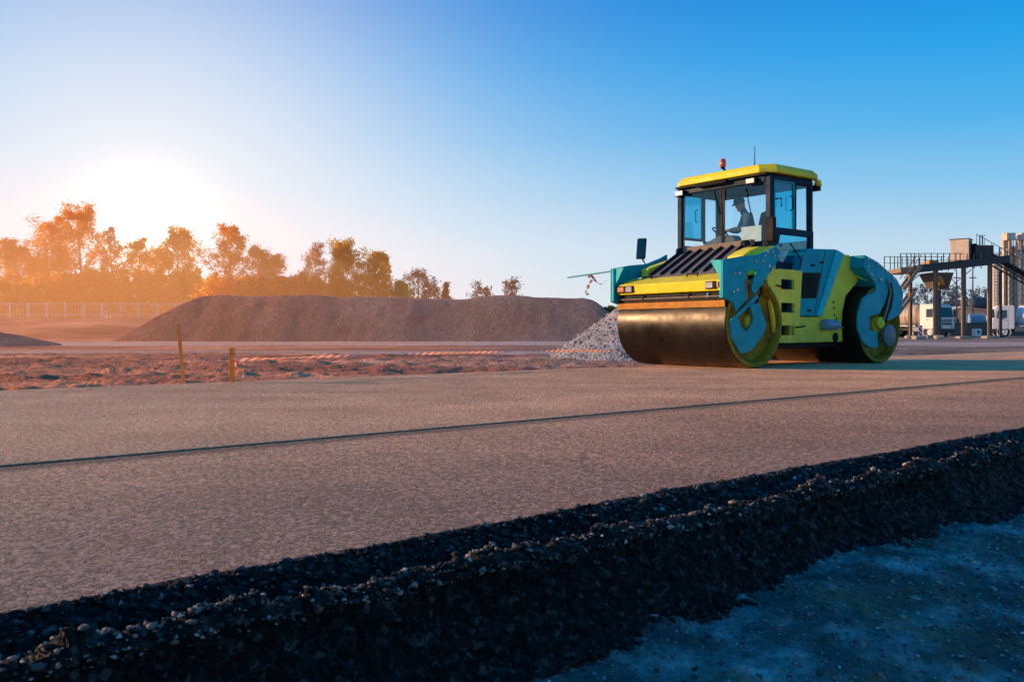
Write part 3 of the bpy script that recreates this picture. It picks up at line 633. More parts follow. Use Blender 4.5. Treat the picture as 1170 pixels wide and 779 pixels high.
MB().tube([(1.55, 1.10, 1.30), (1.65, 1.21, 1.20), (1.78, 1.20, 1.02), (1.80, 1.14, .80)], .018, 8).build('hydraulic_hose', M['black'], T)
MB().tube([(.45, 1.06, 1.62), (.46, 1.10, 1.75), (.42, .86, 2.05)], .013, 6).build('grab_rail', M['black'], T)
MB().box(-.62, -.45, .2, .5, 2.01, 2.06).build('filler_cap', M['black'], T, .01)
cy = MB().lathe([(-.64, .02), (-.64, .088), (-.30, .092), (-.28, .07), (-.28, 0)], (0, 1.03, .69), 'x', 20).build('side_cylinder', M['cyl'], T, smooth=True)
MB().tube([(-.62, 1.03, .66), (-.86, 1.03, .64)], .014, 6).build('rod', M['chrome'], cy)
MB().lathe([(0, .085), (.006, .085), (.006, 0)], (-.74, .951, .47), n=20).build('pin_hole', M['black'], T)
for (x, z) in ((-.72, .86), (-.70, .98), (-.69, 1.08), (-.78, .80)): MB().lathe([(0, .022), (.005, .022), (.005, 0)], (x, .951, z), n=10).build('bolt_hole', M['black'], T)
MB().prism([(-1.18, 1.88), (-2.2, 1.58), (-2.42, 1.35), (-2.2, 1.40), (-1.35, 1.5)], -.9, .86).build('rear_hood', M['teal'], T, .02)
MB().tube([(-1.28, .9, 1.60), (-1.5, 1.14, 1.47)], .014, 6).build('lit_edge', M['yellow'], T)  # yellow rod painted in for the sunlit line of a metal edge
# cab
CF, CRr, CY0, CY1 = .88, -.31, -1.25, .80
cab = MB()
for (x0, x1, y0, y1, z0) in ((.79, .88, .70, .80, 1.7), (.79, .88, -1.25, -1.15, 1.95), (-.31, -.23, .71, .80, 2.0), (-.31, -.23, -1.25, -1.16, 2.0)): cab.box(x0, x1, y0, y1, z0, 3.17)
cab.box(.79, .89, -1.15, .70, 3.07, 3.17); cab.box(.79, .89, -1.15, .70, 1.98, 2.075); cab.box(-.31, -.23, -1.16, .71, 3.07, 3.17); cab.box(-.31, -.23, -1.16, .71, 1.95, 2.15)
cab.box(-.23, .79, .71, .80, 3.10, 3.17); cab.box(-.23, .79, -1.25, -1.16, 3.10, 3.17); cab.box(-.23, .79, -1.25, -1.16, 1.95, 2.15)
cabo = cab.build('cab_frame', M['navy'], T, .012)
MB().box(-.30, .87, -1.24, .79, 3.172, 3.205).build('headliner', M['black'], cabo)
MB().prism([(.80, 1.58), (.72, 1.66), (.80, 1.97), (.84, 1.97)], -1.14, .69).build('front_bulkhead', M['black'], cabo)
MB().box(-.28, .80, -1.2, .70, 1.58, 1.66).build('cab_floor', M['black'], cabo)
MB().ring([(.86, 2.31), (-.31, 2.31), (-.31, 2.0), (.07, 1.57), (.74, 1.60), (1.0, 1.77)], [(.62, 2.20), (-.22, 2.20), (-.20, 2.02), (.13, 1.73), (.62, 1.74), (.72, 1.80)], .74, .81).build('lower_door_frame', M['navy'], cabo, .01)
MB().prism([(.62, 2.20), (-.22, 2.20), (-.20, 2.02), (.13, 1.73), (.62, 1.74), (.72, 1.80)], .768, .776).build('lower_window', M['glass_teal'], cabo)
MB().box(.845, .853, -1.155, .705, 2.07, 3.08).build('windshield', M['glass'], T)
MB().box(-.275, -.268, -1.165, .715, 2.14, 3.08).build('rear_window', M['glass'], T)
for sy, y in ((1, .775), (-1, -1.225)):
    dr = MB().ring([(.775, 3.12), (.20, 3.12), (.20, 2.26), (.775, 2.26)], [(.735, 3.08), (.245, 3.08), (.245, 2.31), (.735, 2.31)], y - .02, y + .02).build('door', M['teal'] if sy > 0 else M['navy'], T, .006)
    MB().box(.247, .733, y - .006, y + .004, 2.312, 3.078).build('door_glass', M['glass_teal'], dr)
    MB().tube([(.33, y + sy * .025, 2.62), (.33, y + sy * .07, 2.64), (.33, y + sy * .07, 2.84), (.33, y + sy * .025, 2.86)], .014, 8).build('handle', M['black'], dr)
    if sy > 0: MB().tube([(.74, y + .02, 2.78), (.62, y + .05, 2.80), (.62, y + .05, 2.66)], .013, 8).build('latch', M['black'], dr)
    wn = MB().ring([(.195, 3.12), (-.235, 3.12), (-.235, 2.22), (.195, 2.22)], [(.15, 3.07), (-.17, 3.07), (-.17, 2.27), (.15, 2.27)], y - .015, y + .015).build('side_window', M['black'], T, .005)
    MB().box(-.168, .148, y - .005, y + .003, 2.272, 3.068).build('pane', M['glass'], wn)
roof = MB()
pl = [(.80, .88), (1.0, .66), (1.0, -1.10), (.80, -1.32), (-.30, -1.32), (-.42, -1.26), (-.42, .82), (-.30, .88)]
roof.prismz(pl, 3.208, 3.30); roof.prismz([(p[0] * .985, (p[1] + .22) * .985 - .22) for p in pl], 3.30, 3.36, .95)
roof.prism([(-.30, 3.207), (-.42, 3.207), (-.47, 3.11), (-.40, 3.10)], .80, .88); roof.prism([(-.30, 3.207), (-.42, 3.207), (-.47, 3.11), (-.40, 3.10)], -1.32, -1.24)
ro = roof.build('cab_roof', M['yellow'], T, .015)
ro.data.materials.append(M['lime'])
for p_ in ro.data.polygons:
    if abs(p_.normal.y) > .55: p_.material_index = 1  # side faces coloured lime for the shaded look of the yellow roof
MB().prismx([(-.78, 3.20), (-.70, 3.13), (-.05, 3.13), (.0, 3.20)], .88, 1.01).build('visor', M['black'], ro, .03)
MB().box(.80, .97, -1.22, .78, 3.175, 3.206).build('roof_lip', M['black'], ro)
for (x, y, z, s) in ((.93, .46, 3.10, 1), (.93, -1.13, 3.09, 1), (-.50, .70, 3.09, -1)):
    wl = MB().box(x - .05, x + .04, y - .10, y + .10, z - .055, z + .05).build('work_light', M['black'], T, .012)
    MB().box(x + s * .042 - .004, x + s * .042 + .006, y - .08, y + .08, z - .035, z + .035).build('lens', M['lens'], wl)
    MB().box(x - .015, x + .0, y - .012, y + .012, z + .05, 3.18).build('bracket', M['black'], wl)
bc = MB().lathe([(0, .045), (.02, .056), (.12, .052), (.15, .03), (.152, 0)], (.80, -.26, 3.455), 'z', 20).build('beacon', M['redlens'], T, smooth=True)
MB().tube([(.78, -.22, 3.34), (.78, -.24, 3.41), (.80, -.26, 3.46)], [.03, .022, .05], 8).build('beacon_stem', M['black'], bc)
MB().tube([(.80, .42, 3.34), (.80, .42, 3.42), (.80, .425, 3.72)], [.016, .009, .005], 6).build('antenna', M['black'], T)
for (ax, ay) in ((-.35, -.55),): MB().box(-.2, .2, ay - .06, ay + .06, 3.36, 3.40).build('roof_hatch', M['lime'], ro, .01)
# wipers
for (a, b) in (((.865, -.20, 2.12), (.865, -.24, 3.04)), ((.87, -.28, 2.62), (.87, -.42, 3.06)), ((.865, .40, 2.55), (.865, .28, 3.02))):
    MB().tube([a, b], .016 if a[2] < 2.3 else .010, 6).build('wiper', M['black'], T)
MB().box(.86, .868, -.245, -.16, 2.1, 3.06).build('windshield_post', M['black'], T)
MB().box(.74, .75, .10, .52, 2.10, 2.37).build('document_board', M['papery'], T, .01)
# mirrors
mr_ = MB().obox((1.6, -1.46, 2.07), (.85, .5, 0), (-.5, .85, 0), (-.08, .02, 1), .03, .085, .19).build('mirror', M['black'], T, .02)
MB().obox((1.632, -1.441, 2.07), (.85, .5, 0), (-.5, .85, 0), (-.08, .02, 1), .003, .072, .17).build('mirror_glass', M['glass_dark'], mr_)
MB().tube([(1.55, -1.15, 1.72), (1.55, -1.38, 1.76), (1.58, -1.44, 1.86), (1.585, -1.46, 2.0)], .016, 8).build('mirror_arm', M['black'], mr_)
mr_ = MB().obox((1.25, 1.08, 2.21), (.9, .1, 0), (-.1, .9, 0), (0, 0, 1), .045, .085, .20).build('mirror', M['black'], T, .025)
MB().tube([(1.2, .95, 1.96), (1.22, 1.02, 2.0), (1.24, 1.07, 2.05), (1.24, 1.08, 2.15)], .018, 8).build('mirror_arm', M['black'], mr_)
# cab interior
st = MB(); st.obox((-.08, -.38, 2.06), (.8, -.6, 0), (.6, .8, 0), (0, 0, 1), .25, .25, .07); st.build('seat', M['seat'], T, .03)
MB().obox((-.30 + .02, -.22, 2.42), (.6, .8, 0), (-.18, .12, 1), (.8, -.6, 0), .23, .36, .06).build('seat_back', M['seat'], T, .03)
MB().box(-.2, .1, -.5, -.2, 1.66, 1.99).build('seat_pedestal', M['black'], T, .02)
MB().prismx([(-.95, 1.68), (-.95, 2.03), (-.78, 2.16), (-.45, 2.28), (-.12, 2.26), (.02, 2.10), (.02, 1.68)], .50, .70).build('console', M['dash'], T, .03)
sw = MB(); cc = Vector((.42, -.62, 2.36)); ax = Vector((-.45, .3, .84)).normalized(); u = ax.cross(Vector((0, 0, 1))).normalized(); w_ = ax.cross(u)
sw.tube([cc + (u * math.cos(t) + w_ * math.sin(t)) * .17 for t in np.linspace(0, 2 * math.pi, 25)], .014, 6); sw.tube([cc, cc - ax * .2], .02, 6); sw.tube([cc - u * .17, cc + u * .17], .012, 6)
sw.build('steering_wheel', M['black'], T)
# edge-marking rod on the far front corner
MB().obox((2.52, -1.80, 1.59), (0, 1, .045), (1, 0, 0), (0, 0, 1), .62, .028, .010).build('marker_rod', M['teal'], T)

# ------------------------------------------------------------------ driver
def L2W(p): return T.matrix_basis @ Vector(p)
bpy.context.view_layer.update()
hip0 = Vector((-.06, -.38, 2.15)); g_ = Vector((.8, -.6, 0)); s_ = Vector((.6, .8, 0)); up = Vector((0, 0, 1))
person = thing('person', 'driver in dark blue jacket and hat seated in the cab of the roller, looking down', 'person', L2W(hip0) - Vector((0, 0, .0)), rz)
def skin(name, joints, edges, m, parent, root=0, sub=2):
    me = bpy.data.meshes.new(name); me.from_pydata([j[0] for j in joints], edges, [])
    o = link(name, me, m, parent); o.modifiers.new('s', 'SKIN')
    for k, j in enumerate(joints):
        d = me.skin_vertices[0].data[k]; d.radius = (j[1], j[2] if len(j) > 2 else j[1]); d.use_root = (k == root)
    sb = o.modifiers.new('d', 'SUBSURF'); sb.levels = sb.render_levels = sub
    return o
def lp(f, s, z): return g_ * f + s_ * s + up * z
J = [(lp(0, 0, 0), .16, .13), (lp(-.02, 0, .22), .15, .12), (lp(.01, 0, .42), .17, .12), (lp(.06, 0, .55), .11, .09), (lp(.10, 0, .62), .055), (lp(.125, 0, .68), .055),
     (lp(.02, .19, .50), .075), (lp(.13, .25, .27), .055), (lp(.34, .08, .27), .042),
     (lp(.02, -.19, .50), .075), (lp(.13, -.25, .27), .055), (lp(.34, -.07, .28), .042),
     (lp(.05, .11, -.01), .10), (lp(.42, .15, .02), .075), (lp(.46, .15, -.40), .05), (lp(.58, .16, -.44), .042),
     (lp(.05, -.11, -.01), .10), (lp(.42, -.15, .02), .075), (lp(.46, -.15, -.40), .05), (lp(.58, -.16, -.44), .042)]
Eg = [(0, 1), (1, 2), (2, 3), (3, 4), (4, 5), (2, 6), (6, 7), (7, 8), (2, 9), (9, 10), (10, 11), (0, 12), (12, 13), (13, 14), (14, 15), (0, 16), (16, 17), (17, 18), (18, 19)]
body = skin('body', J, Eg, M['jacket'], person)
hc = lp(.155, 0, .735)
hd = MB().ell((0, 0, 0), .098, .076, .118, 18, 12)
hd.ell((.095, 0, -.012), .022, .014, .020, 8, 6); hd.ell((.075, 0, -.058), .020, .028, .010, 8, 6)
for sy in (1, -1): hd.ell((-.005, sy * .078, -.01), .018, .010, .030, 8, 6)
hd.ell((.045, 0, -.085), .045, .045, .03, 10, 6); hd.tube([(-.02, 0, -.06), (-.05, 0, -.16)], [.055, .055], 10)
head = hd.build('head', M['skin'], person, smooth=True); head.location = hc; head.rotation_euler = (0, R(24), math.atan2(-.6, .8) + R(28))
for sy in (1, -1): MB().ell((.088, sy * .030, .022), .009, .012, .007, 8, 6).build('eye', M['seat'], head, smooth=True)
ht = MB().lathe([(.03, .108), (.07, .105), (.12, .085), (.145, .04), (.15, 0)], (0, 0, 0), 'z', 20); ht.prismz([(.08, .07), (.155, .045), (.17, 0), (.155, -.045), (.08, -.07)], .035, .048)
ht.build('hat', M['hat'], head, smooth=True)
for sy, jw in ((1, 8), (-1, 11)):
    w0 = J[jw][0]; a = lp(.34, sy * .075, .275); d = (g_ * .55 - s_ * sy * .75 - up * .12).normalized(); pn = up.cross(d).normalized()
    HJ = [(w0, .030, .024), (w0 + d * .055, .036, .018), (w0 + d * .085, .036, .016)]; HE = [(0, 1), (1, 2)]
    for k, (o_, l_) in enumerate(((.030, .065), (.010, .075), (-.010, .070), (-.030, .055))):
        b_ = w0 + d * .09 + pn * o_; q = len(HJ)
        HJ += [(b_, .010), (b_ + d * l_ * .5 - up * .012, .009), (b_ + d * l_ * .75 - up * .038, .008)]; HE += [(2, q), (q, q + 1), (q + 1, q + 2)]
    q = len(HJ); b_ = w0 + d * .04 + pn * .035 * sy
    HJ += [(b_, .012), (b_ + d * .03 + pn * .025 * sy - up * .01, .010), (b_ + d * .06 + pn * .025 * sy - up * .02, .009)]; HE += [(1, q), (q, q + 1), (q + 1, q + 2)]
    skin('hand', HJ, HE, M['skin'], person, 0, 1)

# ================================================================== TAPE AND STAKES
def tape_mat():
    m, nt, out = mat('red_white_tape'); p = nt.nodes.new('ShaderNodeBsdfPrincipled'); nt.links.new(p.outputs[0], out.inputs[0])
    u_ = nt.nodes.new('ShaderNodeUVMap'); s = nt.nodes.new('ShaderNodeSeparateXYZ'); nt.links.new(u_.outputs[0], s.inputs[0])
    fr = math_(nt, 'FRACT', math_(nt, 'MULTIPLY', math_(nt, 'ADD', s.outputs[0], math_(nt, 'MULTIPLY', s.outputs[1], .08)), 7.5))
    c = ramp(nt, fr, [(0, (1., .80, .62)), (.5, (.90, .20, .07))], 'CONSTANT')
    nt.links.new(c, p.inputs['Base Color']); p.inputs['Roughness'].default_value = .45
    tl = nt.nodes.new('ShaderNodeBsdfTranslucent'); nt.links.new(c, tl.inputs[0]); mx = nt.nodes.new('ShaderNodeMixShader'); mx.inputs[0].default_value = .33
    nt.links.new(p.outputs[0], mx.inputs[1]); nt.links.new(tl.outputs[0], mx.inputs[2]); nt.links.new(mx.outputs[0], out.inputs[0]); return m
M['tape'] = tape_mat()
def ribbon(name, pts, w, twist, m, parent=None):
    pts = [Vector(p) for p in pts]; vs = []; fs = []; us = []; L = 0
    for k, p in enumerate(pts):
        t = (pts[min(k + 1, len(pts) - 1)] - pts[max(k - 1, 0)]).normalized()
        if k: L += (p - pts[k - 1]).length
        u = t.cross(Vector((0, 0, 1)) if abs(t.z) < .95 else Vector((1, 0, 0))).normalized(); q = t.cross(u); a = twist(k, L)
        d = u * math.cos(a) + q * math.sin(a); vs += [p + d * w / 2, p - d * w / 2]; us += [(L, 1), (L, 0)]
        if k: fs.append((2 * k - 2, 2 * k - 1, 2 * k + 1, 2 * k))
    me = bpy.data.meshes.new(name); me.from_pydata(vs, [], fs); uv = me.uv_layers.new()
    for lo in me.loops: uv.data[lo.index].uv = us[lo.vertex_index]
    return link(name, me, m, parent, True)
def stake(px, D, ztop, lean, label, w=.045):
    b = at(px, D); b.z = earth(np.array([[b.x]]), np.array([[b.y]]))[0, 0] - .06
    h = ztop - b.z
    t = thing('survey_stake', label, 'stake', b)
    s = MB(); s.add([(i * w / 2 + lean * z, j * w / 2, z) for z in (0, h) for i, j in ((-1, -1), (1, -1), (1, 1), (-1, 1))], [(3, 2, 1, 0), (4, 5, 6, 7)] + [(i, (i + 1) % 4, (i + 1) % 4 + 4, i + 4) for i in range(4)])
    s.build('stake_post', M['wood'], t, .004); return t, b
D1 = 10.05
t1, b1 = stake(212, D1, .66, -.10, 'taller thin wooden stake leaning to the left behind the road edge', .034)
t2, b2 = stake(265, D1 - .1, .39, 0., 'short upright wooden stake with barrier tape tied to it', .052)
tp0 = at(267, D1 - .1, 411); tp1 = at(700, 15.5, 402.5); tp2 = at(716, 17.2, 401)
pts = []
for k in range(141):
    u = k / 140; p = tp0.lerp(tp1, u); p.z += .03 * u + .025 * math.sin(math.pi * u) * (1 + .1 * math.sin(9 * u)); pts.append(p)
tape = ribbon('barrier_tape', pts, .036, lambda k, L: 1.2 + .9 * math.sin(L * 2.3) + .6 * math.sin(L * 2), M['tape'])
tag(tape, 'long twisted red and white barrier tape strung from the short stake towards the gravel cone', 'barrier tape')
kn = ribbon('tape_tail', [at(267, D1 - .12, 409 + k * 2.2) + Vector((.012 * k + .02 * math.sin(k), -.02, 0)) for k in range(11)], .05, lambda k, L: .6 * math.sin(k * .7), M['tape'])
tag(kn, 'loose white end of tape hanging off the short stake', 'barrier tape')
q = [at(704 + k * 1.6, 14.05, 0) for k in range(14)]
for k, p in enumerate(q): p.z = .012 + .008 * math.sin(k * 1.3); p.y += .05 * math.sin(k * .6)
tag(ribbon('tape_scrap', q, .07, lambda k, L: .5 * math.sin(k), M['tape']), 'scrap of red tape lying on the road by the front drum', 'barrier tape')
rp = []
for k in range(22):
    u = k / 21; rp.append(L2W((2.50 + .03 * math.sin(k * .8), -1.80 - .16 * u - .03 * math.sin(k * .55), 1.585 - .36 * u)))
rb = ribbon('marker_ribbon', rp, .055, lambda k, L: .5 * math.sin(k * .5), M['tape'])
tag(rb, 'red and white ribbon dangling from the rod at the front corner of the roller', 'ribbon')
rp2 = [L2W((2.52, -1.80 + .40 * u, 1.585 - .16 * math.sin(math.pi * u * .8) - .03 * u)) for u in np.linspace(0, 1, 16)]
rb2 = ribbon('ribbon_loop', rp2, .05, lambda k, L: .6 * math.sin(k * .6), M['tape'], None)
tag(rb2, 'red and white tape looped from the rod back to the roller fork plate', 'ribbon')

# ================================================================== TREES
def leafquads(P, size, rng, k=1):
    n = len(P); a = rng.standard_normal((n, 3)); a /= np.linalg.norm(a, axis=1)[:, None] + 1e-9
    b = np.cross(a, rng.standard_normal((n, 3))); b /= np.linalg.norm(b, axis=1)[:, None] + 1e-9
    s = (size * rng.uniform(.6, 1.4, n))[:, None]
    V = np.stack([P - a * s, P + b * s * .55, P + a * s, P - b * s * .55], 1).reshape(-1, 3)
    return V, np.arange(4 * n).reshape(-1, 4)
def tree(label, px, D, top, w, leaf, bark, group, nleaf=2600, size=.16, kind='broad', base=None, name='tree', nb=34, low=.22, cat='tree', seed=None):
    """px column of the trunk, top = row of its tip, w = half width in metres"""
    rng = np.random.default_rng(int(px * 13 + D) if seed is None else seed)
    p = at(px, D); zb = earth(np.array([[p.x]]), np.array([[p.y]]))[0, 0] if base is None else base
    H = at(px, D, top).z - zb
    t = thing(name, label, cat, (p.x, p.y, zb - .05), rng.uniform(0, 6.28), group)
    tr = MB(); leaves = []
    k_ = 7; lean = rng.normal(0, .02, 2)
    axis = [Vector((lean[0] * H * u + .012 * H * math.sin(4 * u + lean[1] * 60), lean[1] * H * u + .012 * H * math.cos(3 * u), H * .97 * u)) for u in np.linspace(0, 1, k_)]
    r0 = .016 * H + .03
    tr.tube(axis, [r0 * (1 - .93 * u) for u in np.linspace(0, 1, k_)], 7, False)
    def ax(u):
        i = min(int(u * (k_ - 1)), k_ - 2); return axis[i].lerp(axis[i + 1], u * (k_ - 1) - i)
    for b in range(nb):
        u = low + (1 - low) * (b + rng.random()) / nb
        if kind == 'conifer': prof = (1 - u) * 1.05 + .06; el = -.12
        elif kind == 'round': prof = math.sqrt(max(.02, 1 - ((u - .5) / .62) ** 2)) if name == 'shrub' else math.sqrt(max(.02, 1 - ((u - .62) / .46) ** 2)); el = (.0 if name == 'shrub' else .45) + .5 * u
        elif kind == 'birch': prof = .35 + .9 * math.sin(math.pi * min(1, (u - low) / (1.02 - low)) ** .8) * .75; el = .75 + .4 * u
        else: prof = .30 + .78 * math.sin(math.pi * ((u - low) / (1.03 - low)) ** .75); el = .5 + .55 * u
        az = b * 2.4 + rng.normal(0, .4); L = w * prof * rng.uniform(.65, 1.2)
        st_ = ax(u * (.94 if kind != 'conifer' else 1)); dr = Vector((math.cos(az) * math.cos(el), math.sin(az) * math.cos(el), math.sin(el)))
        mid = st_ + dr * L * .55 + Vector((0, 0, -.04 * L)); end = st_ + dr * L + Vector((0, 0, (.10 if kind != 'birch' else -.10) * L))
        rr = r0 * (1 - .8 * u) * .42
        tr.tube([st_, mid, end], [rr, rr * .6, rr * .2], 4, False)
        for q_ in range(5 if kind != 'conifer' else 3):
            f = rng.uniform(.3, 1.); s0 = st_.lerp(mid, f * 2) if f < .5 else mid.lerp(end, f * 2 - 1)
            d2 = (dr + Vector(rng.normal(0, .55, 3))).normalized(); l2 = L * rng.uniform(.18, .42)
            e2 = s0 + d2 * l2 + Vector((0, 0, -.25 * l2 if kind == 'birch' else .05 * l2))
            tr.tube([s0, e2], [rr * .4, rr * .12], 3, False)
            m_ = max(2, int(nleaf / nb / 5 * rng.uniform(.35, 1.65)))
            tt = rng.random((m_, 1)) ** .7
            Q = np.array(s0)[None] * (1 - tt) + np.array(e2)[None] * tt + rng.normal(0, .16 * l2 + .14, (m_, 3)) * np.array([1, 1, .8])
            if kind == 'birch': Q[:, 2] -= rng.random(m_) * .5 * l2
            leaves.append(Q)
            if nleaf < 900:
                for z_ in range(3):
                    d3 = (d2 + Vector(rng.normal(0, .6, 3))).normalized(); s3 = s0.lerp(e2, rng.uniform(.3, 1)); tr.tube([s3, s3 + d3 * l2 * .7], [rr * .18, rr * .06], 3, False)
    o = tr.build('trunk', bark, t)
    V, F_ = leafquads(np.concatenate(leaves), np.full(sum(len(q) for q in leaves), size), rng)
    rawmesh('crown', V, F_, leaf, t); return t
GT = 'trees behind the fence and stockpile'
TR = [('rust coloured tree at the far left edge of the tree row', 8, 92, 277, 2.6, 'leaf_rust', 'broad', 2600), ('slim rust tree right beside the one at the left edge', 24, 95, 281, 1.9, 'leaf_rust', 'broad', 1800),
      ('low golden tree between the rust trees and the tallest pair', 42, 97, 296, 2.1, 'leaf_gold', 'broad', 2200),
      ('left one of the tallest pair of orange trees, slightly shorter', 62, 93, 250, 2.5, 'leaf_orange', 'birch', 3200), ('tallest orange tree of the row with a wide full crown', 93, 94, 241, 3.4, 'leaf_orange', 'broad', 4600),
      ('slim thin-leaved pale tree just right of the tallest orange tree', 131, 96, 254, 1.5, 'leaf_pink', 'birch', 700), ('golden tree under the brightest patch of sky', 158, 96, 276, 2.4, 'leaf_gold', 'broad', 2400),
      ('golden tree with pointed crown just right of the brightest sky', 203, 95, 262, 2.7, 'leaf_gold', 'broad', 3200), ('small golden tree tucked at the left of the pointed golden one', 183, 99, 284, 2.0, 'leaf_gold', 'broad', 1800), ('orange airy tree standing apart between the golden trees and the rust pair', 262, 93, 259, 2.4, 'leaf_orange', 'broad', 2900),
      ('left and larger of the rust pair above the left of the stockpile', 294, 95, 285, 1.9, 'leaf_rust', 'broad', 2000), ('right and smaller of the rust pair above the left of the stockpile', 315, 96, 290, 1.6, 'leaf_rust', 'broad', 1600),
      ('pinkish budding tree left of the yellow-green tree', 357, 96, 279, 1.9, 'leaf_pink', 'birch', 1300), ('dense yellow-green tree with broad crown above the stockpile', 391, 93, 279, 2.4, 'leaf_yg', 'broad', 4200),
      ('drooping yellow-brown birch right of the broad yellow-green tree', 431, 94, 285, 1.7, 'leaf_yg', 'birch', 2200), ('tall thin shoot of a birch beside the drooping birch', 442, 97, 283, 1.0, 'leaf_yg', 'birch', 900),
      ('small fresh green bushy tree on the right of the birches', 457, 92, 321, 1.1, 'leaf_green', 'broad', 1700), ('bare grey tree right of the small green tree', 478, 98, 311, 1.5, 'leaf_grey', 'round', 620), ('low bare grey tree next to the dark conifer', 492, 98, 321, 1.3, 'leaf_grey', 'round', 520),
      ('small dark conifer poking above the stockpile', 507, 100, 321, .9, 'leaf_dark', 'conifer', 1700),
      ('wide low bare tree above the stockpile, middle of three', 552, 110, 327, 1.6, 'leaf_grey', 'round', 620), ('round bare tree standing alone above the stockpile', 585, 108, 321, 1.4, 'leaf_grey', 'round', 620)]
for lb, px, D, top, w, lf, kd, nl in TR:
    w *= 1.18
    tree(lb, px, D, top, w, M[lf], M['bark_pale'] if kd == 'birch' else M['bark'], GT, int(nl * 3.6), .10 if nl > 900 else .12, kd, name='conifer' if kd == 'conifer' else 'tree', nb=34 if nl > 900 else 24, low=.16 if nl > 900 else .25)
BU = [(-6, 322, 'leaf_rust'), (14, 330, 'leaf_orange'), (34, 322, 'leaf_gold'), (56, 318, 'leaf_orange'), (78, 312, 'leaf_orange'), (102, 316, 'leaf_orange'), (124, 312, 'leaf_gold'), (146, 318, 'leaf_orange'), (168, 312, 'leaf_gold'), (190, 316, 'leaf_orange'), (214, 312, 'leaf_orange'), (236, 320, 'leaf_rust'), (258, 318, 'leaf_orange'), (280, 322, 'leaf_rust'), (304, 320, 'leaf_rust'), (328, 318, 'leaf_rust'), (350, 322, 'leaf_rust'), (376, 322, 'leaf_yg'), (404, 322, 'leaf_yg')]
for k, (px, top, lf) in enumerate(BU):
    tree('leafy undergrowth shrub in the thicket below the orange trees', px, 88 + (k * 37) % 12, top + (k * 29) % 9, 2.6, M[lf], M['bark'], 'shrubs of the thicket below the trees', 5200, .17, 'round', name='shrub', nb=26, low=.0, cat='shrub')
def treeline(name, x0, x1, y, h0, h1, n, m, seed, size=.3):
    rng = np.random.default_rng(seed); x = rng.uniform(x0, x1, n)
    hh = h0 + (h1 - h0) * np.clip(.5 + 1.1 * fbm(x * .10, x * 0, 4, seed), 0, 1)
    P = np.stack([x, y + rng.normal(0, 1.6, n), hh * rng.random(n) ** .75], -1)
    V, F_ = leafquads(P, np.full(n, size), rng); return tag(rawmesh(name, V, F_, m), kind='stuff')
treeline('far_hedge', -2, 24, 145, 4.2, 6.2, 9000, leaf_mat('hedge_leaves', (.06, .08, .02), (.11, .12, .03), .3), 200)
treeline('far_woodland', 66, 150, 190, 4.0, 8.5, 14000, M['leaf_blue'], 201, .4)
for k, (px, top, D) in enumerate(((1046, 333, 150), (1060, 328, 155), (1078, 332, 150), (1090, 330, 160), (1110, 336, 150), (1126, 332, 160))):
    tree('far bare bluish tree seen through the legs of the loading platform', px, D, top, 2.6, M['leaf_blue'], M['leaf_blue'], 'bare trees far behind the platform', 1100, .17, 'round', base=0., nb=22, low=.2)

# ================================================================== FENCE
fz = lambda x, y: float(earth(np.array([[x]]), np.array([[y]]))[0, 0])
FY = 76.
fx0, fx1 = -50., -26.
F0 = thing('mesh_fence', 'pale metal fence on the bank in front of the orange trees', 'fence', (-38, FY, fz(-38, FY)))
zf = fz(-38, FY)
rl = MB()
for z in (.35, 1.28): rl.box(fx0 + 38, fx1 + 38, -.02, .02, z, z + .05)
x = fx0
while x < fx1: rl.box(x + 38, x + 38.022, -.008, .008, .1, 1.3); x += .28
rl.build('fence_rail', M['fence'], F0)
for k in range(16):
    x = fx0 + k * 1.6; MB().box(x + 38 - .05, x + 38 + .05, -.05, .05, -.2, 1.45).build('fence_post', M['fence'], F0, .01)
# ================================================================== LOADING PLANT
PD = 75.; U = lambda px, D=PD: (px - 585) / FPX * D; ZP = lambda py, D=PD: CAMH + (HOR - py) / FPX * D
PL = thing('loading_platform', 'rusty steel loading platform on tall posts with stairs, railing and hopper', 'platform', (U(1090), PD, 0))
ox = U(1090)
for px, w, ty in ((1040, .11, 309), (1069, .16, 307), (1101, .13, 305), (1131, .13, 302)):
    for dy in (0,):
        b = MB(); x = U(px) - ox + (0 if dy == 0 else .15); zt = ZP(ty)
        b.box(x - w, x + w, dy - .03, dy + .03, 0, zt); b.box(x - w, x - w + .05, dy - .17, dy + .17, 0, zt); b.box(x + w - .05, x + w, dy - .17, dy + .17, 0, zt); b.box(x - .35, x + .35, dy - .35, dy + .35, -.1, .10)
        b.build('post', M['rust'], PL)
xa, xb = U(1048) - ox, U(1152) - ox
za, zb = ZP(311), ZP(300)
bm_ = MB()
for dy in (-.1, 3.1): bm_.add([(xa, dy - .1, za), (xb, dy - .1, zb), (xb, dy - .1, zb + .62), (xa, dy - .1, za + .62), (xa, dy + .1, za), (xb, dy + .1, zb), (xb, dy + .1, zb + .62), (xa, dy + .1, za + .62)], [(0, 1, 2, 3), (7, 6, 5, 4), (0, 4, 5, 1), (1, 5, 6, 2), (2, 6, 7, 3), (3, 7, 4, 0)])
bm_.add([(xa, 0, za + .45), (xb, 0, zb + .45), (xb, 3, zb + .45), (xa, 3, za + .45), (xa, 0, za + .55), (xb, 0, zb + .55), (xb, 3, zb + .55), (xa, 3, za + .55)], [(0, 1, 2, 3), (7, 6, 5, 4), (0, 4, 5, 1), (1, 5, 6, 2), (2, 6, 7, 3), (3, 7, 4, 0)])
bm_.build('deck_beam', M['darksteel'], PL)
MB().box(U(1028) - ox, xa, -.2, 3.1, ZP(311.5), ZP(306.5)).build('landing', M['rust'], PL, .02)
zt = ZP(289.5)
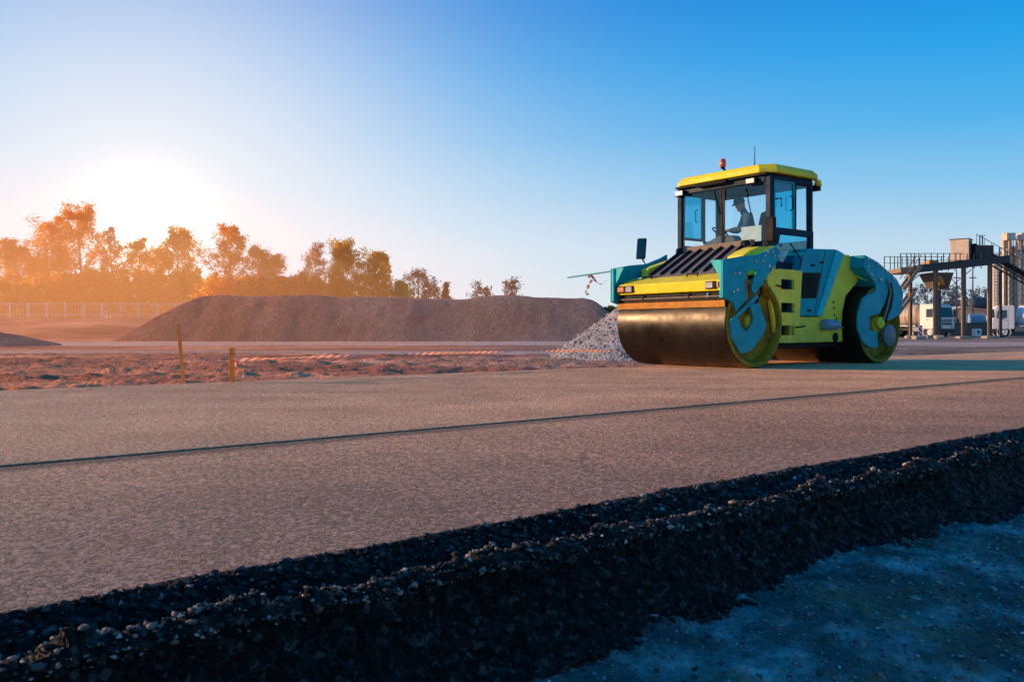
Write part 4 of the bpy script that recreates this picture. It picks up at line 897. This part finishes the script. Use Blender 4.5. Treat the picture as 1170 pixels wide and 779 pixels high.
for dy in (-.15, 3.1):
    rail = MB()
    rail.box(U(1028) - ox, U(1100) - ox, dy - .025, dy + .025, zt - .05, zt); rail.box(U(1028) - ox, U(1100) - ox, dy - .02, dy + .02, zt - .62, zt - .58)
    for px in (1028, 1035, 1040, 1044, 1049, 1056, 1063, 1070, 1077, 1084, 1091, 1096, 1104, 1112, 1120): rail.box(U(px) - ox - .03, U(px) - ox + .03, dy - .03, dy + .03, ZP(307), zt)
    rail.build('railing', M['darksteel'], PL)
sr = MB()
for dy in (-.1, .8):
    sr.obox(((U(1030) + U(1049)) / 2 - ox, dy - .5, (ZP(330) + ZP(304)) / 2), (U(1049) - U(1030), 0, ZP(304) - ZP(330)), (0, 1, 0), (-.7, 0, .7), 1.25, .04, .13)
    sr.obox(((U(1030) + U(1049)) / 2 - ox, dy - .5, (ZP(330) + ZP(304)) / 2 + .9), (U(1049) - U(1030), 0, ZP(304) - ZP(330)), (0, 1, 0), (-.7, 0, .7), 1.25, .03, .03)
    sr.obox((U(1023) - ox, dy - .5, 2.0), (U(1049) - U(1030), 0, ZP(304) - ZP(330)), (0, 1, 0), (-.7, 0, .7), 2.4, .04, .13)
for k in range(10): sr.box(U(1030) + .15 * k - ox, U(1030) + .15 * k + .25 - ox, -.6, .3, ZP(330) + .19 * k, ZP(330) + .19 * k + .05)
sr.build('stairs', M['rust'], PL)
hp = MB(); x0, x1 = U(1066) - ox, U(1092) - ox
top_, bot_ = ZP(311), ZP(329)
hp.add([(x0, .3, top_), (x1, .3, top_), (x1, 2.7, top_), (x0, 2.7, top_), (x0 + .5, .9, bot_), (x1 - .15, .9, bot_), (x1 - .15, 2.1, bot_), (x0 + .5, 2.1, bot_)], [(0, 1, 2, 3), (7, 6, 5, 4), (0, 4, 5, 1), (1, 5, 6, 2), (2, 6, 7, 3), (3, 7, 4, 0)])
hp.build('hopper', M['hopper'], PL, .02)
ch = MB(); ch.tube([(U(1068) - ox, .2, ZP(314)), (U(1075) - ox, .2, ZP(318)), (U(1077.5) - ox, .2, ZP(325)), (U(1073) - ox, .2, ZP(329.5))], [.16, .24, .26, .2], 10); ch.build('chute', M['amber'], PL, smooth=True)
MB().box(U(1090) - ox - .12, U(1090) - ox + .12, 2.5, 2.7, 0, ZP(311)).build('support_leg', M['slate'], PL)
br = MB()
for a, b in (((1101, 330), (1131, 305)), ((1101, 308), (1131, 345)), ((1040, 335), (1069, 312))): br.tube([(U(a[0]) - ox, 3., ZP(a[1])), (U(b[0]) - ox, 3., ZP(b[1]))], .035, 4)
br.build('brace', M['darksteel'], PL)
for (a, b, m, nm, lb) in ((1065, 1071, 'amber', 'panel_box', 'orange box on the deck of the loading platform'), (1071.5, 1076, 'yel2', 'panel_box', 'yellow box beside the orange one on the loading platform'), (1078, 1095, 'rust', 'gear_motor', 'brown drive unit on the deck between yellow box and beige housing')):
    o = MB().box(U(a), U(b), PD + .5, PD + 1.6, ZP(307) + .06, ZP(297 if m != 'rust' else 299)); zb_ = ZP(305)
    ob = o.build(nm, M[m], None, .03); tag(ob, lb, 'box')
# beige housing with the head of the conveyor
hs = thing('drive_housing', 'beige sheet metal housing on top of the platform at the head of the conveyor', 'housing', (U(1107), PD + 1.3, ZP(304)), R(-38))
b = MB(); b.box(-.75, .75, -.75, .75, .1, ZP(272.5) - ZP(304)); b.build('cladding', M['beige'], hs, .03)
MB().box(-.80, .80, -.80, .80, ZP(272.5) - ZP(304), ZP(272.5) - ZP(304) + .06).build('roof_sheet', M['darksteel'], hs)
MB().box(.752, .76, -.6, .6, .3, 2.2).build('door_panel', M['hopper'], hs)
cv = thing('conveyor', 'dark inclined belt conveyor sloping down to the right from the beige housing', 'conveyor', (U(1120), PD + 1.2, ZP(282)))
p0 = Vector((0, 0, 0)); p1 = Vector((U(1250) - U(1120), 1.0, ZP(350) - ZP(282)))
dv_ = (p1 - p0).normalized(); upv = Vector((0, 0, 1)); 
tb = MB()
for o_ in (-.5, .5):
    for h_ in (-.4, .25):
        tb.tube([p0 + Vector((0, o_, h_)), p1 + Vector((0, o_, h_))], .07, 4)
    for k in range(16):
        a = p0.lerp(p1, k / 16) + Vector((0, o_, -.4)); b = p0.lerp(p1, (k + .5) / 16) + Vector((0, o_, .25)); c_ = p0.lerp(p1, (k + 1) / 16) + Vector((0, o_, -.4)); tb.tube([a, b, c_], .04, 4)
tb.build('truss', M['darksteel'], cv)
bl = MB(); bl.add([p0 + Vector((0, -.42, .28)), p1 + Vector((0, -.42, .28)), p1 + Vector((0, .42, .28)), p0 + Vector((0, .42, .28)), p0 + Vector((0, -.42, .38)), p1 + Vector((0, -.42, .38)), p1 + Vector((0, .42, .38)), p0 + Vector((0, .42, .38))], [(0, 1, 2, 3), (7, 6, 5, 4), (0, 4, 5, 1), (1, 5, 6, 2), (2, 6, 7, 3), (3, 7, 4, 0)]); bl.build('belt', M['black'], cv)
gr = MB()
for k in range(14):
    a = p0.lerp(p1, k / 14); gr.tube([a + Vector((0, -.62, .25)), a + Vector((0, -.62, 1.15))], .025, 4)
gr.tube([p0 + Vector((0, -.62, 1.15)), p1 + Vector((0, -.62, 1.15))], .028, 4); gr.build('handrail', M['darksteel'], cv)
hd_ = MB(); hd_.box(-.1, 1.5, -.6, .6, -.9, .2); hd_.build('head_box', M['darksteel'], cv, .03)
MB().box(U(1152) - U(1120) - .1, U(1152) - U(1120) + .1, -.1, .1, -ZP(282), -2.0).build('support_leg', M['darksteel'], cv)
for px in (1128, 1131): MB().tube([(U(px) - U(1120), 0, .2), (U(px) - U(1120), 0, 1.1), (U(px + 3) - U(1120), 0, 1.1)], .05, 6).build('pipe', M['darksteel'], cv)

# silos
SD = 112.
def silo(px, r, top, label, m, extra):
    c_ = at(px, SD); zt = ZP(top, SD)
    t = thing('silo', label, 'silo', (c_.x, SD, 0))
    MB().lathe([(0, r * .98), (2.2, r), (zt * .5, r), (zt * .5 + .02, r * 1.02), (zt * .5 + .2, r * 1.02), (zt * .5 + .22, r), (zt, r), (zt + .25, r * .7), (zt + .3, 0)], (0, 0, 0), 'z', 28).build('shell', m, t, smooth=True)
    rg = MB(); 
    for a in np.linspace(0, 6.28, 17): rg.tube([(r * math.cos(a), r * math.sin(a), zt), (r * math.cos(a), r * math.sin(a), zt + 1.1)], .03, 4)
    for h_ in (.55, 1.1): rg.tube([(r * math.cos(a), r * math.sin(a), zt + h_) for a in np.linspace(0, 6.28, 25)], .03, 4)
    rg.build('railing', M['darksteel'], t)
    ld = MB()
    for s in (-.25, .25): ld.tube([(s - r * .4, -r * .95, 0), (s - r * .4, -r * .95, zt + 1)], .035, 4)
    for k in range(int(zt / .4)): ld.tube([(-.25 - r * .4, -r * .95, k * .4), (.25 - r * .4, -r * .95, k * .4)], .025, 4)
    ld.build('ladder', M['darksteel'], t)
    for (dx, ht, rr) in extra:
        MB().lathe([(0, rr), (ht, rr), (ht, 0)], (dx, -r - rr - .05, 0), 'z', 12).build('pipe', M['silo'], t, smooth=True)
        MB().lathe([(ht + .01, rr * 1.6), (ht + 1.5, rr * 1.6), (ht + 1.9, rr * .6), (ht + 1.9, 0)], (dx, -r - rr - .05, 0), 'z', 12).build('pipe_head', M['beige'], t, smooth=True)
silo(1137.5, .95, 300, 'slim beige silo between the platform post and the thin pipes', M['silo'], [(1.0, ZP(291, SD), .22)])
silo(1150, .85, 293, 'middle beige silo with tall thin pipes in front', M['silo'], [(-.95, ZP(284, SD), .2), (.9, ZP(292, SD), .22)])
silo(1164, 1.05, 291, 'larger beige silo nearest the right edge of the photo', M['silo'], [(-.7, ZP(287, SD), .28)])
sh = thing('silo_tower', 'slate blue clad tower head above the conveyor at the right edge', 'tower', (U(1171, SD), SD + 1, 0))
MB().box(-.75, 3.0, -1, 1, ZP(292, SD), ZP(281.5, SD)).build('cladding', M['slate'], sh, .03); MB().box(-.5, .1, -.4, .3, 0, ZP(292, SD)).build('leg', M['darksteel'], sh); MB().box(2.3, 2.8, -.4, .3, 0, ZP(292, SD)).build('leg', M['darksteel'], sh)
for (px, top) in ((1140.5, 283), (1157, 283)):
    t = thing('pipe_mast', 'thin lattice mast rising between the slim and middle silo' if px < 1150 else 'thin lattice mast between the middle and the larger silo', 'mast', (U(px, SD), SD - 2.4, 0))
    zt = ZP(top - 6, SD); b = MB()
    for i in (-.35, .35):
        for j in (-.35, .35): b.tube([(i, j, 0), (i, j, zt)], .05, 4)
    for k in range(int(zt / .8)): b.tube([(-.35, -.35, k * .8), (.35, -.35, k * .8 + .8)], .03, 4); b.tube([(-.35, .35, k * .8), (-.35, -.35, k * .8 + .8)], .03, 4)
    b.build('lattice', M['darksteel'], t)
    MB().box(-.55, .55, -.55, .55, zt, zt + .9).build('cabinet', M['beige'], t, .03)

# ------------------------------------------------------------------ trucks
def wheel(t, x, y, r, side):
    w = MB().lathe([(-.14, r * .62), (-.15, r * .9), (-.12, r), (.12, r), (.15, r * .9), (.14, r * .62)], (x, y, r), n=28).build('wheel', M['rubber'], t, smooth=True)
    MB().lathe([(side * .10, r * .62), (side * .05, r * .5), (side * .02, r * .3), (side * .12, r * .25), (side * .12, 0)], (x, y, r), n=20).build('rim', M['white'], w, smooth=True)
    return w
def truck(label, cat, loc, rzt, tank_m, tank_len, group=None):
    t = thing('tanker_truck', label, cat, loc, rzt)
    cb = MB(); prof = [(0, .75), (.02, 1.35), (-.03, 1.75), (-.22, 2.75), (-.45, 2.98), (-1.75, 3.0), (-1.85, 2.9), (-1.85, .75)]
    cb.prism([(x, z) for x, z in prof], -1.2, 1.2); cabm = cb.build('cab', M['white'], t, .06)
    ws = MB(); n_ = Vector((1, 0, .19)).normalized()
    ws.add([(-.025, -1.05, 1.80), (-.025, 1.05, 1.80), (-.20, 1.0, 2.68), (-.20, -1.0, 2.68), (.0, -1.05, 1.80), (.0, 1.05, 1.80), (-.175, 1.0, 2.68), (-.175, -1.0, 2.68)], [(0, 1, 2, 3), (7, 6, 5, 4), (0, 4, 5, 1), (1, 5, 6, 2), (2, 6, 7, 3), (3, 7, 4, 0)]); ws.build('windscreen', M['glass_dark'], cabm)
    for sy in (1, -1):
        y = sy * 1.205; dr = MB().prism([(-.30, 1.0), (-.30, 1.72), (-.40, 2.62), (-1.28, 2.62), (-1.28, 1.0)], y - .006, y + .006).build('door', M['white'], t, .004)
        MB().prism([(-.36, 1.80), (-.45, 2.55), (-1.2, 2.55), (-1.2, 1.80)], y + sy * .008 - .003, y + sy * .008 + .003).build('door_window', M['glass_dark'], dr)
        MB().box(-1.2, -1.02, y + sy * .010, y + sy * .03, 1.55, 1.60).build('handle', M['black'], dr)
        MB().box(-.12, .0, sy * 1.28, sy * 1.44, 1.85, 2.5).build('mirror', M['black'], t, .03)
        MB().box(.03, .07, sy * .75 - .16, sy * .75 + .16, .86, 1.04).build('headlight', M['lens'], t, .02)
    gl = MB(); gl.box(.0, .03, -.8, .8, 1.12, 1.62); gl.build('grille', M['black'], t, .02)
    for z in (1.25, 1.38, 1.5): MB().box(.03, .05, -.75, .75, z, z + .05).build('grille_bar', M['white'], t)
    MB().box(-.5, .05, -1.18, 1.18, .42, .78).build('bumper', M['darksteel'], t, .04)
    MB().box(-tank_len - 2.6, -.5, -.45, .45, .62, .90).build('frame', M['darksteel'], t, .02)
    MB().box(-3.0, -1.9, -1.15, -.5, .5, .95).build('fuel_tank', M['grey'], t, .06); MB().box(-3.0, -1.9, .5, 1.15, .5, .95).build('tool_box', M['grey'], t, .06)
    x0 = -2.25
    tk = MB().lathe([(x0, 0), (x0 - .03, .55), (x0 - .12, .88), (x0 - .3, 1.02), (x0 - tank_len + .3, 1.02), (x0 - tank_len + .12, .88), (x0 - tank_len + .03, .55), (x0 - tank_len, 0)], (0, 0, 2.0), 'x', 32).build('tank', tank_m, t, smooth=True)
    for k in (.25, .5, .75): MB().lathe([(x0 - tank_len * k, 1.03), (x0 - tank_len * k - .08, 1.03)], (0, 0, 2.0), 'x', 32).build('band', M['grey'], tk)
    MB().lathe([(2.98, .3), (3.18, .3), (3.2, .25), (3.2, 0)], (x0 - tank_len * .35, 0, 0), 'z', 16).build('hatch', M['darksteel'], tk)
    MB().box(x0 - tank_len, x0, -1.22, -1.15, 1.0, 1.08).build('side_rail', M['white'], t); MB().box(x0 - tank_len, x0, 1.15, 1.22, 1.0, 1.08).build('side_rail', M['white'], t)
    for x in (-.95, -1.9 - tank_len * .72, -1.9 - tank_len * .72 - 1.25):
        for sy in (1, -1): wheel(t, x, sy * 1.0, .50, sy)
        for sy in (1, -1): MB().lathe([(sy * .82, .60), (sy * 1.2, .60), (sy * 1.2, .55), (sy * .82, .55)], (x, 0, .5), n=28).build('mudguard', M['white'] if x > -1.5 else M['black'], t)
    return t
p = at(1083, 80); tA = truck('white truck facing right under the platform, beige tank behind its cab', 'truck', (p.x - 1.0, 78.2, 0), R(-58), M['beige'], 4.6)
p = at(1135, 84); tB = truck('white tanker with silver tank facing left at the right edge, red lamp on cab', 'truck', (p.x, 84.5, 0), R(160), M['white'], 5.5)
for o in list(tB.children):
    pass
bc2 = MB().lathe([(0, .09), (.18, .08), (.2, 0)], (-.6, .0, 3.0), 'z', 12).build('roof_lamp', M['redlens'], tB, smooth=True)
# things behind and around the trucks
bd = thing('site_building', 'low beige building with shallow gable roof behind the platform', 'building', (U(1112, 118), 118, 0))
w_ = 4.2; MB().prism([(-w_, 0), (-w_, 2.9), (-1.4, 3.7), (w_, 2.9), (w_, 0)], 0, 9).build('wall', M['beige'], bd)
MB().prism([(-w_ - .3, 2.88), (-1.4, 3.74), (w_ + .3, 2.9), (w_ + .3, 3.05), (-1.4, 3.9), (-w_ - .3, 3.04)], -.3, 9.3).build('roof', M['silo'], bd)
for x in (-3., -.8, 1.5): wn = MB().box(x, x + 1.1, -.03, .0, 1.2, 2.2).build('window', M['slate'], bd)
ct = thing('blue_grey_tank', 'pale blue-grey tank container standing in front of the beige building', 'tank', (U(1114, 100), 100, 0))
MB().lathe([(-1.0, 0), (-.98, .5), (-.8, .68), (.8, .68), (.98, .5), (1.0, 0)], (0, 0, 1.75), 'x', 24).build('vessel', M['cyl'], ct, smooth=True)
fr_ = MB()
for i in (-1, 1):
    for j in (-.7, .7): fr_.box(i - .05, i + .05, j - .05, j + .05, 0, 2.5)
fr_.box(-1, 1, -.75, -.65, 1.0, 1.1); fr_.box(-1, 1, -.75, -.65, 2.42, 2.5); fr_.build('cradle', M['white'], ct)
dt = thing('bitumen_tank', 'long dark horizontal tank behind the platform posts', 'tank', (U(1131, 125), 125, 0))
MB().lathe([(-3., 0), (-2.95, .5), (-2.6, .8), (2.6, .8), (2.95, .5), (3., 0)], (0, 0, 4.6), 'x', 24).build('vessel', M['slate'], dt, smooth=True)
lg = MB()
for x in (-2.2, 0, 2.2): lg.box(x - .15, x + .15, -.5, .5, 0, 3.9)
lg.build('saddle', M['darksteel'], dt)
for px in (1093, 1111.5): 
    t = thing('lamp_mast', 'thin dark mast behind the ' + ('left' if px < 1100 else 'middle') + ' posts of the platform', 'mast', (U(px, 100), 100, 0)); MB().lathe([(0, .12), (8.2 if px > 1100 else 7.2, .06), (8.3, 0)], (0, 0, 0), 'z', 8).build('pole', M['darksteel'], t); MB().box(-.4, .4, -.06, .06, 6.6, 6.7).build('crossarm', M['darksteel'], t)
cbx = thing('control_box', 'small white box with a dark window standing between the platform posts', 'box', (U(1116, 79), 79, 0))
MB().box(-.32, .32, -.25, .25, .05, .78).build('housing', M['white'], cbx, .03); MB().box(-.08, .14, -.256, -.252, .35, .62).build('window', M['slate'], cbx); MB().box(-.36, .36, -.29, .29, .0, .05).build('plinth', M['darksteel'], cbx)
bb = thing('warning_board', 'red and white striped warning board by the platform stairs', 'warning board', (U(1051.5, 74), 74, 0))
def board_mat():
    m, nt, out = mat('striped_board'); p_ = nt.nodes.new('ShaderNodeBsdfPrincipled'); nt.links.new(p_.outputs[0], out.inputs[0])
    s = nt.nodes.new('ShaderNodeSeparateXYZ'); nt.links.new(coords(nt), s.inputs[0])
    fr = math_(nt, 'FRACT', math_(nt, 'MULTIPLY', math_(nt, 'ADD', s.outputs[0], s.outputs[2]), 2.6)); nt.links.new(ramp(nt, fr, [(0, (.8, .76, .72)), (.5, (.5, .06, .05))], 'CONSTANT'), p_.inputs[0]); return m
MB().box(-.17, .17, -.02, .02, .15, 1.05).build('board', board_mat(), bb); MB().box(-.25, .25, -.2, .2, 0, .12).build('foot', M['darksteel'], bb, .02)
for k, (px, py, w_, h_, dd) in enumerate(((1040, 0, .8, .20, 72), (1050, 0, .9, .22, 67), (1060, 0, .7, .25, 71), (1073, 0, .7, .25, 69), (1101, 0, 1.1, .16, 72), (1131, 0, 1.2, .18, 73))):
    lbs = ['pale concrete block under the leftmost platform post', 'low pale block in front of the warning board', 'pale block left of the thick second platform post', 'pale block right of the thick second platform post', 'pale slab under the third platform post', 'pale slab under the fourth platform post']
    o = MB().box(-w_ / 2, w_ / 2, -.4, .4, -.1, h_).build('concrete_block', M['concrete'], None, .12); o.location = (U(px, dd), dd, 0); o.rotation_euler = (0, 0, .2 * (k % 3 - 1)); tag(o, lbs[k], 'concrete block')
tag(haul('yard_ground', 20, 120, 88, 96, M['shoulder'], .5, seed=9, lift=.06), kind='structure')
# dark retaining wall behind the trucks
wl = thing('yard_wall', 'low dark wall with a green strip on top behind the trucks', 'wall', (U(1110, 98), 98, 0))
MB().box(-6.5, 10, -.15, .15, 0, 1.25).build('wall_face', M['hopper'], wl); MB().box(-6.5, 10, -.18, .18, 1.25, 1.5).build('hedge_strip', M['greenroof'], wl)

# ================================================================== WARM HAZE added over the left of the site for its glow
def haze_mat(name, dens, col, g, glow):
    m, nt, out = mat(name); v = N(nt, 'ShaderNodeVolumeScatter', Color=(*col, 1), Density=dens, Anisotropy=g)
    e = N(nt, 'ShaderNodeEmission', Color=(1, .29, .045, 1), Strength=glow); ad = nt.nodes.new('ShaderNodeAddShader')   # added emission for the orange glow
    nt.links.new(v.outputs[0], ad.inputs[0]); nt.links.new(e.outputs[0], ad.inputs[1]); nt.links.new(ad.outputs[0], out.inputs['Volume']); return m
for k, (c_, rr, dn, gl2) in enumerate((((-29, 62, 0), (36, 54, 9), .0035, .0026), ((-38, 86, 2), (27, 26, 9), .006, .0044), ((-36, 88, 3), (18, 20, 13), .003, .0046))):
    o = MB().ell((0, 0, 0), *rr, 48, 24).build('glow_haze', haze_mat('warm_glow_haze', dn, (1., .55, .28), .35, gl2), None, smooth=True); o.location = c_; tag(o, kind='stuff')

# ================================================================== SKY, SUN, CAMERA
SUN_AZ, SUN_EL = R(-84.), R(13.)                  # azimuth from +Y towards +X
sd = Vector((math.sin(SUN_AZ) * math.cos(SUN_EL), math.cos(SUN_AZ) * math.cos(SUN_EL), math.sin(SUN_EL)))
sl_ = bpy.data.lights.new('sun', 'SUN'); sl_.energy = 5.0; sl_.angle = R(.5); sl_.color = (1, .60, .30)
so = bpy.data.objects.new('sun', sl_); C.objects.link(so); so.rotation_euler = (-sd).to_track_quat('-Z', 'Y').to_euler(); so.location = (-30, 0, 20)
w = bpy.data.worlds.new('World'); scn.world = w; w.use_nodes = True; nt = w.node_tree; nt.nodes.clear()
out = nt.nodes.new('ShaderNodeOutputWorld'); bg = nt.nodes.new('ShaderNodeBackground'); nt.links.new(bg.outputs[0], out.inputs[0])
sky = nt.nodes.new('ShaderNodeTexSky'); sky.sky_type = 'NISHITA'; sky.sun_disc = False; sky.sun_elevation = SUN_EL; sky.sun_rotation = SUN_AZ
sky.air_density = 1.0; sky.dust_density = .6; sky.ozone_density = 2.5
sky.altitude = 0
bg2 = nt.nodes.new('ShaderNodeBackground'); add = nt.nodes.new('ShaderNodeAddShader')
tc = nt.nodes.new('ShaderNodeTexCoord'); dirv = tc.outputs['Generated']
sz = nt.nodes.new('ShaderNodeSeparateXYZ'); nt.links.new(dirv, sz.inputs[0])
def angle_to(px, py):
    dp = nt.nodes.new('ShaderNodeVectorMath'); dp.operation = 'DOT_PRODUCT'; nt.links.new(dirv, dp.inputs[0])
    dp.inputs[1].default_value = Vector(((px - 585) / FPX, 1, (378 - py) / FPX)).normalized()
    return math_(nt, 'MULTIPLY', math_(nt, 'ARCCOSINE', math_(nt, 'MINIMUM', dp.outputs['Value'], 1.)), 180 / math.pi)
def gauss(v_, w__): return math_(nt, 'EXPONENT', math_(nt, 'MULTIPLY', math_(nt, 'POWER', math_(nt, 'DIVIDE', v_, w__), 2.), -1.))
# clear azure above, pale towards the horizon, laid over the Nishita sky
clear = ramp(nt, sz.outputs[2], [(0, (.56, .70, .78)), (.09, (.46, .66, .82)), (.15, (.20, .54, .83)), (.21, (.05, .43, .82)), (.285, (.0, .345, .80)), (.34, (.0, .27, .74)), (1, (.0, .16, .52))])
nish = mixc(nt, 1., sky.outputs[0], (.13, .22, .30), 'MULTIPLY')
base_ = mixc(nt, .05, clear, nish)
# bright air around the low sun, and a pale band along the horizon on that side
halo = gauss(angle_to(170, 272), 15.3)
hz_ = math_(nt, 'MULTIPLY', gauss(sz.outputs[2], .22), gauss(angle_to(172, 378), 36.))
hh = math_(nt, 'SUBTRACT', 1., math_(nt, 'MULTIPLY', math_(nt, 'SUBTRACT', 1., math_(nt, 'MULTIPLY', halo, .80)), math_(nt, 'SUBTRACT', 1., math_(nt, 'MULTIPLY', hz_, .62))))
lit = mixc(nt, hh, base_, (1.02, .97, .96)); lit = mixc(nt, math_(nt, 'MULTIPLY', hh, .30), lit, (1., .93, .96))
gain = N(nt, 'ShaderNodeVectorMath', _operation='SCALE'); nt.links.new(lit, gain.inputs[0]); gain.inputs['Scale'].default_value = 1 / .15
nt.links.new(gain.outputs[0], bg.inputs[0]); bg.inputs[1].default_value = .15
c1 = mixc(nt, 1., (6., 4.2, 2.8), math_(nt, 'EXPONENT', math_(nt, 'DIVIDE', angle_to(166, 268), -1.15)), 'MULTIPLY')
nt.links.new(c1, bg2.inputs[0]); bg2.inputs[1].default_value = 1.
nt.links.new(bg.outputs[0], add.inputs[0]); nt.links.new(bg2.outputs[0], add.inputs[1]); nt.links.new(add.outputs[0], out.inputs[0])

cd_ = bpy.data.cameras.new('camera'); cam = bpy.data.objects.new('camera', cd_); C.objects.link(cam)
cam.location = (0, 0, CAMH); cam.rotation_euler = (R(90), 0, 0); cd_.sensor_width = 36; cd_.lens = FPX / 1170 * 36
cd_.shift_y = -(389.5 - HOR) / 1170; cd_.clip_end = 12000; cd_.clip_start = .05
cd_.dof.use_dof = True; cd_.dof.focus_distance = 13.; cd_.dof.aperture_fstop = 13.
scn.camera = cam
scn.render.engine = 'CYCLES'; scn.cycles.use_denoising = True; scn.cycles.max_bounces = 10; scn.cycles.diffuse_bounces = 6; scn.cycles.transmission_bounces = 8; scn.cycles.transparent_max_bounces = 12
scn.view_settings.view_transform = 'Standard'; scn.view_settings.look = 'None'; scn.view_settings.exposure = 0; scn.view_settings.gamma = 1
